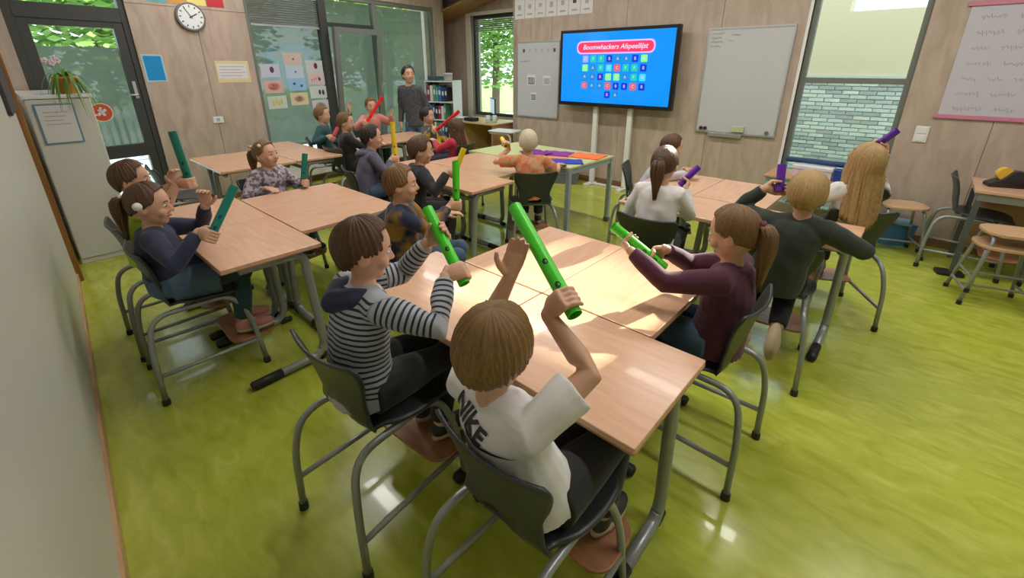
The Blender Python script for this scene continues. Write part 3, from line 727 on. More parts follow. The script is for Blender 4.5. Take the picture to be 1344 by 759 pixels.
for k in range(5):
    a = k * 1.25; c_ = V((cos(a) * 0.05 - 0.02, -0.05 + sin(a) * 0.04, 0.24 + 0.02 * (k % 3)))
    st = MB().add(tubevf([(0, 0, 0.12), (c_.x * 0.5, c_.y * 0.6, 0.2), c_], 0.002, 5)).build('stem', MATS['plant_leaf_0'], t)
    fl = MB()
    for q in range(5): b_ = q * 2 * pi / 5; fl.add(ellvf(c_ + V((0, cos(b_) * 0.014, sin(b_) * 0.014)), 0.004, 0.011, 0.011, None, 8, 5))
    fl.build('blossom', mat('blossom_pink', (0.75, 0.62, 0.68), 0.6), st, smooth=True)
# dark board and small sheet on the painted wall
o = MB().add(boxvf(-0.30, 0.30, -0.24, 0.24, 0, 0.02), 0, VIEW).build('pin_board', mat('charcoal_felt', (0.05, 0.045, 0.045), 0.9), bevel=0.003); o.location = lw(-4.45, 0.001, 1.62); o.rotation_euler = (0, 0, radians(LRZ - 180)); tag(o, 'charcoal pin board high on the painted wall by the brown post', 'pin board')
o = MB().add(boxvf(-0.12, 0.12, -0.06, 0.06, 0, 0.02), 0, VIEW).build('paper_garland', mat('garland_red', (0.55, 0.12, 0.03), 0.7), bevel=0.003); o.location = lw(-4.7, 0.001, 2.15); o.rotation_euler = (0, 0, radians(LRZ - 180)); tag(o, 'red and yellow paper hanging high on the painted wall', 'paper')
MB().add(boxvf(-0.06, 0.10, -0.09, -0.03, 0.0201, 0.024), 0, VIEW).build('yellow_strip', mat('garland_yellow', (0.8, 0.5, 0.03), 0.7), o)

# ---- screen on its stand
t = thing('display_screen', (-3.25, 5.64, 0), 'large flat screen on a white two-post stand showing a blue page of coloured keys', 'screen')
W, H, Zc = 1.74, 1.00, 1.635
MB().box(-W / 2, W / 2, -0.03, 0.04, Zc - H / 2, Zc + H / 2).build('housing', mat('screen_black', (0.008, 0.009, 0.012), 0.25), t, bevel=0.006)
sc = MB().box(-W / 2 + 0.045, W / 2 - 0.045, -0.0315, -0.030, Zc - H / 2 + 0.05, Zc + H / 2 - 0.04).build('picture', mat('screen_blue', (0.0, 0.02, 0.05), 0.15, emit=((0.0, 0.27, 0.95), 0.95)), t)
def em(name, c_, s=1.0): return mat('screen_' + name, (0.01, 0.01, 0.01), 0.3, emit=(c_, s))
SV = Matrix(((1, 0, 0, 0), (0, 0, -1, 0), (0, 1, 0, Zc), (0, 0, 0, 1)))      # (right, up, towards viewer)
def srect(cx, cy, w, h, r, m_, name, d=0.0): return MB().add(prismvf([(cx + x, cy + y) for x, y in rrect(w, h, r, 4)], 0.0316 + d, 0.0322 + d), 0, SV).build(name, m_, sc)
srect(0.0, 0.27, 1.16, 0.165, 0.07, em('pink_edge', (0.75, 0.45, 0.95)), 'title_border')
srect(0.0, 0.27, 1.12, 0.128, 0.06, em('red', (0.85, 0.03, 0.12)), 'title_pill', 0.0007)
MB().add(text_vf('Boomwhackers Afspeellijst', 0.088, bold=0.001, shear=0.25), 0, SV @ Matrix.Translation((0, 0.272, 0.0332))).build('title_lettering', em('title_white', (0.95, 0.70, 0.90)), sc)
NAV, TEAL, LIME, RED, CY, DIM, PUR = (0.0, 0.02, 0.55), (0.0, 0.55, 0.42), (0.25, 0.9, 0.2), (0.75, 0.10, 0.15), (0.05, 0.62, 0.95), (0.0, 0.22, 0.62), (0.35, 0.35, 0.85)
rows = [[PUR, TEAL, TEAL, NAV, DIM, DIM, NAV, LIME], [LIME, DIM, TEAL, CY, RED, TEAL, TEAL, NAV], [DIM, DIM, NAV, LIME, LIME, DIM, TEAL, CY], [RED, DIM, DIM, RED, NAV, NAV, RED, NAV], [None, None, None, NAV, DIM, None, None, None]]
glyph = ['D', 'F', 'F', 'B', 'A', 'A', 'B', 'E', 'E', 'A', 'F', 'G', 'C', 'F', 'F', 'B', 'A', 'A', 'B', 'E', 'E', 'A', 'F', 'G', 'C', 'A', 'A', 'C', 'B', 'B', 'C', 'B', '', '', '', 'B', 'A', '', '', '']
for r, row in enumerate(rows):
    for q, c_ in enumerate(row):
        if c_ is None: continue
        cx, cy = -0.43 + q * 0.125, 0.125 - r * 0.115
        k = srect(cx, cy, 0.088, 0.088, 0.012, em('key_%d' % [NAV, TEAL, LIME, RED, CY, DIM, PUR].index(c_), c_), 'key_tile')
        MB().add(text_vf(glyph[r * 8 + q], 0.055), 0, SV @ Matrix.Translation((cx, cy, 0.0328))).build('key_letter', em('letter', (0.55, 0.75, 0.95)), sc)
for sx in (-0.27, 0.27):
    MB().box(sx - 0.035, sx + 0.035, 0.045, 0.095, 0.03, Zc + 0.1).build('stand_post', M_WHITE, t, bevel=0.004)
    MB().box(sx - 0.04, sx + 0.04, -0.10, 0.14, 0.0, 0.03).build('stand_foot', M_WHITE, t, bevel=0.004)
MB().box(-0.27, 0.27, 0.03, 0.07, 0.005, 0.03).build('stand_base', M_WHITE, t)

# ---- whiteboards
def wall_thing(name, x, z, label, cat, group=None): return wall_obj(name, (x, 5.8, z), 180, label, cat, group)
def vbox(root, name, a, b, c, d, m_, o0=0.0, o1=0.004, **k): return MB().add(boxvf(a, b, c, d, o0, o1), 0, VIEW).build(name, m_, root, **k)
def scribble(root, x, y, w, h, rnd, m_=M_INKL, out=0.0225):
    """a line of handwriting as one thin wavy stroke"""
    n = max(6, int(w / 0.008)); pts = [VIEW @ V((x + w * i / n, y + h * (0.5 * sin(i * 2.1) + rnd.uniform(-0.4, 0.4)), out)) for i in range(n + 1)]
    return MB().add(tubevf(pts, 0.0022, 4)).build('handwriting', m_, root)
rnd = random.Random(11)
t = wall_thing('whiteboard', -1.66, 1.49, 'bare whiteboard with a few notes between the screen and the tall window', 'whiteboard')
vbox(t, 'board', -0.44, 0.44, -0.58, 0.58, M_BOARD, 0.002, 0.02)
for r in ((-0.45, 0.45, 0.57, 0.59), (-0.45, 0.45, -0.59, -0.57), (-0.45, -0.435, -0.57, 0.57), (0.435, 0.45, -0.57, 0.57)): vbox(t, 'frame', *r, M_ALU, 0.001, 0.026)
vbox(t, 'pen_tray', -0.28, 0.10, -0.625, -0.59, M_ALU, 0.001, 0.05)
for k in range(4): scribble(t, -0.41, 0.53 - k * 0.045, 0.14 - 0.02 * (k % 2), 0.018, rnd)
for k, (x_, w_) in enumerate(((-0.19, 0.1), (-0.22, 0.06))): scribble(t, x_, 0.51 - k * 0.06, w_, 0.018, rnd)
for x_, c_, nm in ((-0.38, (0.03, 0.03, 0.03), 'black'), (-0.33, (0.05, 0.05, 0.06), 'black'), (0.36, (0.12, 0.14, 0.2), 'slate')):
    o = MB().add(tubevf([VIEW @ V((x_, -0.54, 0.021)), VIEW @ V((x_, -0.54, 0.036))], 0.022, 14)).build('magnet', mat('magnet_' + nm, c_, 0.4)); o.location = t.location; o.rotation_euler = t.rotation_euler; tag(o, nm + ' round magnet at the lower edge of the bare whiteboard', 'magnet', 'whiteboard magnets')
o = vbox(None, 'board_eraser', -0.02, 0.12, -0.555, -0.49, mat('eraser_green', (0.45, 0.5, 0.3), 0.7), 0.021, 0.05, bevel=0.004); o.location = t.location; o.rotation_euler = t.rotation_euler; tag(o, 'pale green eraser stuck low on the bare whiteboard', 'eraser')
t = wall_thing('whiteboard', -4.67, 1.46, 'whiteboard with picture cards left of the screen', 'whiteboard')
vbox(t, 'board', -0.41, 0.41, -0.56, 0.56, M_BOARD, 0.002, 0.02)
for r in ((-0.42, 0.42, 0.55, 0.57), (-0.42, 0.42, -0.57, -0.55), (-0.42, -0.405, -0.55, 0.55), (0.405, 0.42, -0.55, 0.55)): vbox(t, 'frame', *r, M_ALU, 0.001, 0.026)
for k in range(6): vbox(t, 'letter_mark', -0.30 + k * 0.12, -0.26 + k * 0.12, 0.41, 0.46, M_INK if k in (0, 5) else M_INKL, 0.0205, 0.022)
scribble(t, -0.36, 0.28, 0.22, 0.02, rnd)
for (x_, z_, w_, h_, lb) in ((-0.12, 0.0, 0.17, 0.16, 'grey picture card in the middle of the left whiteboard'), (-0.07, -0.25, 0.12, 0.13, 'small grey picture card low on the left whiteboard'), (0.19, 0.0, 0.14, 0.14, 'faint picture card right on the left whiteboard')):
    o = wall_thing('picture_card', -4.67 + x_, 1.46 + z_, lb, 'card'); vbox(o, 'sheet', -w_ / 2, w_ / 2, -h_ / 2, h_ / 2, M_PAPER, 0.021, 0.023); vbox(o, 'print', -w_ * 0.4, w_ * 0.4, -h_ * 0.4, h_ * 0.25, M_INKL if x_ > 0 else mat('grey_print', (0.16, 0.17, 0.19), 0.7), 0.0231, 0.0236)
    if x_ <= 0:
        for q in range(3): vbox(o, 'print_line', -w_ * 0.36 + q * w_ * 0.26, -w_ * 0.2 + q * w_ * 0.26, -h_ * 0.3, h_ * 0.12 + q * 0.01, M_INKL, 0.0237, 0.024)
# letter sheets above the left whiteboard
for k in range(7):
    o = wall_thing('letter_sheet', -5.06 + k * 0.205, 2.50, ['first', 'second', 'third', 'fourth', 'fifth', 'sixth', 'seventh'][k] + ' white letter sheet from the nook corner in the row above the screen', 'sheet', 'row of letter sheets')
    vbox(o, 'paper', -0.097, 0.097, -0.145, 0.145, M_PAPER, 0.001, 0.003)
    vbox(o, 'drawing_mark', -0.03, 0.03, -0.02 + 0.01 * (k % 3), 0.05, M_INK if k == 5 else M_INKL, 0.0031, 0.0036); vbox(o, 'letter_mark', -0.05, 0.05, -0.10, -0.075, M_INKL, 0.0031, 0.0036)
# flip chart with handwriting and pink bars
t = wall_thing('wall_chart', 0.66, 1.70, 'large handwritten chart between two pink bars on the plywood wall', 'chart')
vbox(t, 'sheet', -0.58, 0.58, -0.45, 0.45, mat('chart_paper', (0.50, 0.48, 0.54), 0.7), 0.003, 0.006)
for z_ in (-0.465, 0.465): vbox(t, 'bar', -0.605, 0.605, z_ - 0.018, z_ + 0.018, mat('pink_bar', (0.55, 0.20, 0.30), 0.5), 0.002, 0.02, bevel=0.003)
for k in range(7):
    x_ = -0.50
    for q in range(4):
        w_ = rnd.uniform(0.09, 0.2); scribble(t, x_, 0.36 - k * 0.125, w_, 0.03, rnd, out=0.0065); x_ += w_ + 0.07
# light switch plate
t = wall_thing('light_switch', 0.01, 1.06, 'white double light switch right of the tall window', 'switch')
vbox(t, 'plate', -0.05, 0.05, -0.075, 0.075, M_WHITE, 0.001, 0.010, bevel=0.003)
for z_ in (-0.035, 0.035): vbox(t, 'rocker', -0.03, 0.03, z_ - 0.028, z_ + 0.028, M_WHITEG, 0.010, 0.015, bevel=0.002)

# ---- window-wall items
def back_thing(name, y, z, label, cat, group=None, out=0.0):
    p = WA + WDIR * ws(y); n = V((WDIR.y, -WDIR.x, 0)); return wall_obj(name, (p.x + n.x * out, p.y + n.y * out, z), WRZ, label, cat, group)
t = back_thing('wall_clock', 1.765, 2.205, 'round white wall clock with a grey rim on the plywood wall', 'clock')
MB().add(tubevf([VIEW @ V((0, 0, 0.0)), VIEW @ V((0, 0, 0.035))], 0.155, 40)).build('rim', mat('clock_rim', (0.16, 0.16, 0.17), 0.35, metal=0.3), t, bevel=0.005)
MB().add(tubevf([VIEW @ V((0, 0, 0.0351)), VIEW @ V((0, 0, 0.037))], 0.132, 40)).build('dial', M_WHITEG, t)
for k in range(12):
    a = k * pi / 6; MB().add(boxvf(-0.006, 0.006, 0.098, 0.122, 0.0371, 0.038), 0, VIEW @ Matrix.Rotation(a, 4, 'Z')).build('hour_mark', M_INK, t)
MB().add(boxvf(-0.006, 0.006, -0.02, 0.075, 0.0385, 0.040), 0, VIEW @ Matrix.Rotation(radians(-62), 4, 'Z')).build('hour_hand', M_INK, t)
MB().add(boxvf(-0.004, 0.004, -0.02, 0.105, 0.0405, 0.042), 0, VIEW @ Matrix.Rotation(radians(32), 4, 'Z')).build('minute_hand', M_INK, t)
for k, (c_, nm) in enumerate((((0.10, 0.38, 0.50), 'turquoise'), ((0.62, 0.28, 0.06), 'orange'), ((0.72, 0.62, 0.20), 'yellow'), ((0.50, 0.03, 0.04), 'red'))):
    t = back_thing('coloured_sheet', 1.47 + k * 0.20, 2.47, nm + ' sheet in the row of coloured sheets above the clock', 'paper', 'coloured sheets above the clock'); vbox(t, 'paper', -0.095, 0.095, -0.135, 0.135, mat('sheet_' + nm, c_, 0.7), 0.001, 0.003)
t = back_thing('blue_sheet', 1.29, 1.645, 'plain blue sheet with a pale margin beside the glazed door', 'paper')
vbox(t, 'paper', -0.10, 0.10, -0.145, 0.145, mat('pale_blue_paper', (0.42, 0.60, 0.68), 0.7), 0.001, 0.003); vbox(t, 'blue_field', -0.085, 0.085, -0.13, 0.13, mat('bright_blue_paper', (0.0, 0.26, 0.60), 0.7), 0.0031, 0.0036)
t = back_thing('notice_sheet', 2.12, 1.60, 'yellow-bordered notice on the plywood wall beside the pane with drawings', 'notice')
vbox(t, 'paper', -0.20, 0.20, -0.13, 0.13, mat('yellow_border', (0.66, 0.58, 0.32), 0.7), 0.001, 0.003); vbox(t, 'text_field', -0.18, 0.17, -0.08, 0.095, M_PAPER, 0.0031, 0.0036)
for k in range(4): vbox(t, 'text_line', -0.16, 0.14 - 0.04 * (k % 2), 0.055 - k * 0.035, 0.064 - k * 0.035, M_INKL, 0.0037, 0.004)
t = back_thing('wall_socket', 1.82, 1.03, 'white wall socket on the plywood wall under the clock', 'socket')
vbox(t, 'plate', -0.06, 0.06, -0.04, 0.04, M_WHITE, 0.001, 0.012, bevel=0.003); vbox(t, 'outlet', -0.02, 0.02, -0.02, 0.02, M_INKL, 0.0121, 0.0135)
# drawings taped to the pane
DR = [(2.62, 1.61, (0.50, 0.52, 0.64), (0.10, 0.03, 0.12), 0), (2.63, 1.40, (0.58, 0.40, 0.38), (0.62, 0.08, 0.05), 1), (2.645, 1.19, (0.52, 0.58, 0.52), (0.55, 0.50, 0.10), 2),
      (2.96, 1.76, (0.56, 0.45, 0.42), (0.25, 0.05, 0.1), 3), (2.965, 1.59, (0.44, 0.55, 0.66), (0.15, 0.12, 0.3), 3), (2.97, 1.42, (0.28, 0.48, 0.68), (0.05, 0.08, 0.25), 4), (2.975, 1.22, (0.62, 0.56, 0.36), (0.60, 0.25, 0.18), 1),
      (3.28, 1.66, (0.52, 0.54, 0.55), (0.12, 0.01, 0.04), 0), (3.285, 1.49, (0.58, 0.48, 0.50), (0.6, 0.1, 0.12), 5), (3.29, 1.30, (0.55, 0.60, 0.58), (0.03, 0.04, 0.03), 6), (3.295, 1.10, (0.60, 0.55, 0.58), (0.1, 0.08, 0.08), 1)]
DL = ['pale blue sheet with a purple blot', 'pink sheet with a large red oval', 'pale green sheet with yellow scribbles', 'rose sheet with a tiny dark mark', 'light blue sheet with a small violet mark', 'sky blue sheet with two dark shapes', 'yellow sheet with a reddish round face', 'grey-white sheet with a maroon blot', 'pinkish sheet with red streaks', 'white sheet with two black leaf shapes', 'lilac-white sheet lowest in its column']
for (y_, z_, pc, ic, kd), lb in zip(DR, DL):
    t = back_thing('drawing', y_, z_, lb + ' taped to the window pane', 'drawing', 'drawings on the window pane', out=-0.046)
    vbox(t, 'paper', -0.135, 0.135, -0.085, 0.085, mat('drawing_%.2f_%.2f' % (y_, z_), pc, 0.8), 0.0, 0.0015)
    im = mat('paint_%.2f_%.2f' % (y_, z_), ic, 0.8)
    def blob(cx, cy, rx, ry, m_=im):
        MB().add(prismvf([(cx + rx * cos(q * pi / 8), cy + ry * sin(q * pi / 8)) for q in range(16)], 0.0016, 0.0021), 0, VIEW).build('painted_shape', m_, t)
    if kd == 0: blob(0.02, 0.01, 0.030, 0.042)
    elif kd == 1: blob(0.0, 0.0, 0.085, 0.055, mat('paint_soft_%.2f' % z_, tuple(0.5 * a_ + 0.5 * b_ for a_, b_ in zip(pc, ic)), 0.8)); blob(-0.01, 0.0, 0.065, 0.038); blob(0.0, 0.015, 0.018, 0.018, mat('paint_dark', (0.15, 0.02, 0.02), 0.8))
    elif kd == 2:
        for q in range(4): blob(-0.06 + q * 0.04, -0.01 + 0.02 * (q % 2), 0.014, 0.04)
    elif kd == 3: blob(0.01, 0.0, 0.016, 0.014)
    elif kd == 4: blob(-0.04, 0.01, 0.022, 0.018); blob(0.065, -0.02, 0.020, 0.018)
    elif kd == 5:
        for q in range(4): blob(-0.075 + q * 0.035, -0.02 + 0.012 * q, 0.007, 0.024)
        blob(0.05, -0.005, 0.02, 0.026, mat('paint_dark', (0.15, 0.02, 0.02)))
    elif kd == 6: blob(0.02, 0.0, 0.020, 0.038); blob(0.075, -0.005, 0.020, 0.040)
# round orange sticker on the glazed door
t = back_thing('door_sticker', 0.73, 1.20, 'round orange-red sticker with a white sign on the glazed door', 'sticker', out=-0.047)
MB().add(prismvf([(0.098 * cos(q * pi / 16), 0.098 * sin(q * pi / 16)) for q in range(32)], 0, 0.001), 0, VIEW).build('rim', mat('sticker_rim', (0.75, 0.55, 0.45), 0.5), t)
MB().add(prismvf([(0.088 * cos(q * pi / 16), 0.088 * sin(q * pi / 16)) for q in range(32)], 0.0011, 0.0018), 0, VIEW).build('disc', mat('sticker_orange', (0.52, 0.07, 0.02), 0.5), t)
sg = MB()
for (a_, b_, c_, d_, r_) in ((-0.05, 0.05, -0.012, 0.014, 35), (-0.012, 0.014, -0.04, 0.04, 35), (-0.075, -0.03, -0.02, -0.004, 10), (0.02, 0.05, 0.012, 0.034, 60)): sg.add(boxvf(a_, b_, c_, d_, 0.0019, 0.0025), 0, VIEW @ Matrix.Rotation(radians(r_), 4, 'Z'))
sg.build('white_sign', M_PAPER, t)

# ---- nook: bookcase and teacher desk
t = thing('bookcase', (-6.93, 5.74, 0), 'white open bookcase with binders beside the long window', 'bookcase', 20)
MB().box(-0.31, -0.29, -0.16, 0.16, 0, 1.42).build('side_panel', M_WHITE, t); MB().box(0.29, 0.31, -0.16, 0.16, 0, 1.42).build('side_panel', M_WHITE, t)
MB().box(-0.29, 0.29, 0.14, 0.16, 0, 1.42).build('back_panel', M_WHITE, t)
for z_ in (0.05, 0.36, 0.70, 1.03, 1.40): MB().box(-0.29, 0.29, -0.16, 0.14, z_ - 0.01, z_ + 0.01).build('shelf', M_WHITE, t)
bc = [('dark red', (0.25, 0.03, 0.06)), ('navy', (0.03, 0.05, 0.16)), ('teal', (0.05, 0.30, 0.28)), ('white', (0.6, 0.6, 0.6)), ('black', (0.03, 0.03, 0.03)), ('blue', (0.05, 0.15, 0.40)), ('green', (0.08, 0.30, 0.15))]
Mb = Matrix.Rotation(radians(20), 4, 'Z')
rnd = random.Random(5)
for si, (z_, lv) in enumerate(((1.041, 'top'), (0.711, 'second'), (0.371, 'third'))):
    x_ = -0.27; k = 0
    while x_ < 0.22 and k < 7:
        w_ = rnd.uniform(0.035, 0.065); h_ = rnd.uniform(0.24, 0.29); nm, c_ = bc[(k * 3 + si * 2) % 7]; k += 1
        o = MB().box(-w_ / 2, w_ / 2, -0.10, 0.10, 0, h_).build('binder', mat('binder_' + nm, c_, 0.5), bevel=0.003)
        MB().box(-w_ * 0.3, w_ * 0.3, -0.1015, -0.1002, h_ * 0.45, h_ * 0.75).build('spine_label', M_PAPER, o)
        p = Mb @ V((x_ + w_ / 2, -0.04, z_)); o.location = (-6.93 + p.x, 5.74 + p.y, z_); o.rotation_euler = (0, 0, radians(20))
        tag(o, nm + ' binder on the ' + lv + ' shelf of the white bookcase', 'binder', 'binders on the bookcase'); x_ += w_ + 0.008
for i, (dx, w_, h_, c_, nm) in enumerate(((-0.15, 0.24, 0.07, (0.05, 0.12, 0.13), 'dark teal box lying'), (0.12, 0.16, 0.12, (0.62, 0.60, 0.58), 'pale round tin standing'))):
    p = Mb @ V((dx, 0, 0))
    o = (MB().box(-w_ / 2, w_ / 2, -0.1, 0.1, 0, h_) if i == 0 else MB().add(lathevf([(0.075, 0), (0.08, 0.004), (0.08, h_ - 0.02), (0.085, h_ - 0.02), (0.085, h_), (0.07, h_ + 0.008)], 20))).build('storage_box' if i == 0 else 'tin', mat('bookcase_top_%d' % i, c_, 0.5), smooth=(i == 1)); o.location = (-6.93 + p.x, 5.74 + p.y, 1.4205); tag(o, nm + ' on top of the white bookcase', 'box' if i == 0 else 'tin')
t = thing('teacher_desk', (-5.95, 5.75, 0), 'light wooden desk with solid side panels below the nook window', 'desk')
M_DESK = grain_mat('light_desk_wood', [(0.3, (0.52, 0.34, 0.15)), (0.7, (0.62, 0.43, 0.21))], (1, 6, 1), 4, rough=0.4)
MB().box(-0.56, 0.60, -0.30, 0.42, 0.725, 0.75).build('desk_top', M_DESK, t, bevel=0.003)
MB().box(-0.545, -0.18, -0.28, 0.38, 0.02, 0.724).build('drawer_unit', M_DESK, t, bevel=0.003)
for z_ in (0.10, 0.32, 0.54):
    d_ = MB().box(-0.53, -0.20, -0.300, -0.281, z_, z_ + 0.19).build('drawer', M_DESK, t, bevel=0.003); MB().box(-0.42, -0.32, -0.315, -0.301, z_ + 0.13, z_ + 0.142).build('handle', M_ALU, d_)
MB().box(0.56, 0.58, -0.28, 0.38, 0, 0.724).build('side_panel', M_BEECHE, t); MB().box(-0.18, 0.56, 0.36, 0.38, 0.25, 0.724).build('modesty_panel', M_BEECHE, t)
# computer monitor, laptop, paper pile, glasses on the desk
t = thing('computer_monitor', (-5.85, 5.98, 0.75), 'dark computer monitor on the teacher desk before the nook window', 'monitor', -35)
MB().box(-0.22, 0.22, -0.012, 0.012, 0.10, 0.38).build('screen_housing', mat('monitor_dark', (0.02, 0.05, 0.05), 0.35), t, bevel=0.004)
MB().box(-0.205, 0.205, -0.0135, -0.0122, 0.12, 0.365).build('display', mat('monitor_glow', (0.05, 0.05, 0.06), 0.2, emit=((0.5, 0.65, 0.7), 0.8)), t)
MB().add(tubevf([(0, 0.02, 0.02), (0, 0.02, 0.2)], 0.02, 10)).build('neck', M_METALD, t); MB().add(prismvf(rrect(0.22, 0.16, 0.03), 0, 0.015)).build('base', M_METALD, t)
for i, (dx, dy, rz) in enumerate(((-6.38, 5.72, 10), (-6.33, 5.74, -14), (-6.30, 5.70, 30))):
    o = MB().box(-0.15, 0.15, -0.105, 0.105, 0, 0.012).build('paper_stack', M_PAPER); o.location = (dx, dy, 0.7505 + i * 0.0125); o.rotation_euler = (0, 0, radians(rz)); tag(o, ['lowest', 'middle', 'topmost'][i] + ' of the white paper stacks on the teacher desk', 'paper', 'papers on the teacher desk')
o = MB().add(prismvf(rrect(0.24, 0.17, 0.03), 0, 0.06)).build('desk_bag', M_BLACK, bevel=0.01); o.location = (-6.02, 5.60, 0.751); tag(o, 'small black pouch on the teacher desk in front of the papers', 'pouch')
for i, (dx, dy) in enumerate(((-5.62, 5.62), (-5.52, 5.68))):
    o = MB().add(lathevf([(0.03, 0), (0.036, 0.004), (0.04, 0.12), (0.037, 0.12), (0.032, 0.01)], 16)).build('drinking_cup', mat('pale_cup', (0.55, 0.62, 0.62), 0.2), smooth=True); o.location = (dx, dy, 0.751); tag(o, ['pale drinking cup nearer the nook window on the teacher desk', 'pale drinking cup at the open end of the teacher desk'][i], 'cup', 'cups on the teacher desk')
# small white side table with a bent tube leg
t = thing('side_table', (-4.98, 5.36, 0), 'small white side table with a bent pale tube frame', 'table', 12)
MB().add(prismvf(rrect(0.46, 0.34, 0.03), 0.68, 0.70)).build('table_top', M_WHITE, t, bevel=0.004)
for sy in (-0.14, 0.14): MB().add(tubevf(arc_path([(-0.20, sy, 0.66), (0.18, sy, 0.66), (0.20, sy, 0.02), (-0.16, sy, 0.02)], 0.09, 6), 0.016, 10)).build('tube_frame', mat('cream_tube', (0.55, 0.52, 0.42), 0.35), t, smooth=True)
# grey storage crate under the craft table
t = thing('storage_crate', (-4.02, 5.50, 0), 'grey plastic storage crate on the floor behind the craft table', 'crate')
MB().add(loftvf([(V((0, 0, 0)), V((0.38, 0, 0)), V((0, 0.19, 0))), (V((0, 0, 0.26)), V((0.43, 0, 0)), V((0, 0.22, 0)))], 4), 0, Matrix.Rotation(0, 4, 'Z')).build('tub', mat('crate_grey', (0.13, 0.14, 0.15), 0.5), t)
for q in (0,): MB().box(-0.32, 0.32, -0.17, 0.17, 0.262, 0.285).build('lid', mat('crate_lid', (0.18, 0.19, 0.20), 0.5), t, bevel=0.004)
# coloured sheets on the craft table
for i, (dx, dy, rz, w_, h_, c_, nm) in enumerate(((-2.95, 4.02, 20, 0.34, 0.26, (0.22, 0.03, 0.30), 'purple felt sheet'), (-3.12, 3.86, -15, 0.30, 0.24, (0.18, 0.02, 0.22), 'dark plum felt sheet'), (-2.62, 4.12, 8, 0.36, 0.28, (0.80, 0.17, 0.04), 'bright orange felt sheet'), (-2.83, 3.80, 30, 0.30, 0.10, (0.62, 0.24, 0.16), 'salmon paper strip'), (-2.60, 3.72, 38, 0.32, 0.22, (0.03, 0.05, 0.38), 'deep blue felt sheet'))):
    m = MB(); nx, ny = 10, 8; L = []; fs = []; rr = random.Random(i)
    for a_ in range(nx + 1):
        for b_ in range(ny + 1): L.append(V((w_ * (a_ / nx - 0.5), h_ * (b_ / ny - 0.5), 0.004 + 0.008 * abs(sin(a_ * 0.9 + b_ * 0.6 + i)) * (1 if 0 < a_ < nx else 0.6))))
    nv = len(L); L += [V((p.x, p.y, 0.0)) for p in L[:nv]]
    idx = lambda a_, b_: a_ * (ny + 1) + b_
    for a_ in range(nx):
        for b_ in range(ny):
            q = (idx(a_, b_), idx(a_ + 1, b_), idx(a_ + 1, b_ + 1), idx(a_, b_ + 1)); fs.append(q); fs.append(tuple(k + nv for k in reversed(q)))
    rim = [idx(a_, 0) for a_ in range(nx)] + [idx(nx, b_) for b_ in range(ny)] + [idx(a_, ny) for a_ in range(nx, 0, -1)] + [idx(0, b_) for b_ in range(ny, 0, -1)]
    for k in range(len(rim)): a_, b_ = rim[k], rim[(k + 1) % len(rim)]; fs.append((a_, a_ + nv, b_ + nv, b_))
    o = m.add((L, fs)).build('felt_sheet', mat('felt_%d' % i, c_, 0.9, bump=0.4, bscale=300), smooth=True); o.location = (dx, dy, 0.751 + (0.013 if i == 1 else 0)); o.rotation_euler = (0, 0, radians(rz)); tag(o, nm + ' lying on the craft table', 'sheet', 'coloured sheets on the craft table')
# ================================================================ people and their tubes
def remesh(vfs, voxel, smooth=4, zmin=None):
    """one continuous skin over a set of overlapping closed shapes"""
    m = MB()
    for vf in vfs: m.add(vf)
    me = bpy.data.meshes.new('tmp'); me.from_pydata([tuple(p) for p in m.v], [], m.f); me.update()
    bm = bmesh.new(); bm.from_mesh(me); bmesh.ops.recalc_face_normals(bm, faces=bm.faces); bm.to_mesh(me); bm.free()
    ob = bpy.data.objects.new('tmp', me); C.objects.link(ob)
    r = ob.modifiers.new('r', 'REMESH'); r.mode = 'VOXEL'; r.voxel_size = voxel; r.adaptivity = 0
    if smooth: s = ob.modifiers.new('s', 'SMOOTH'); s.factor = 0.5; s.iterations = smooth
    dg = bpy.context.evaluated_depsgraph_get(); out = bpy.data.meshes.new_from_object(ob.evaluated_get(dg))
    vf = ([v.co.copy() for v in out.vertices], [tuple(p.vertices) for p in out.polygons])
    bpy.data.objects.remove(ob); bpy.data.meshes.remove(me); bpy.data.meshes.remove(out)
    if zmin is not None:
        for p in vf[0]: p.z = max(p.z, zmin)
    return vf
def ik(S, W, a, b, pole):
    d = W - S; L = d.length
    if L > (a + b) * 0.995: k = L / ((a + b) * 0.995); a *= k; b *= k
    L = max(L, abs(a - b) * 1.02 + 1e-4)
    x = (a * a - b * b + L * L) / (2 * L); h = math.sqrt(max(0, a * a - x * x)); dn = d.normalized()
    p = pole - dn * pole.dot(dn); p = p.normalized() if p.length > 1e-4 else frame_of(dn)[1]
    return S + dn * x + p * h
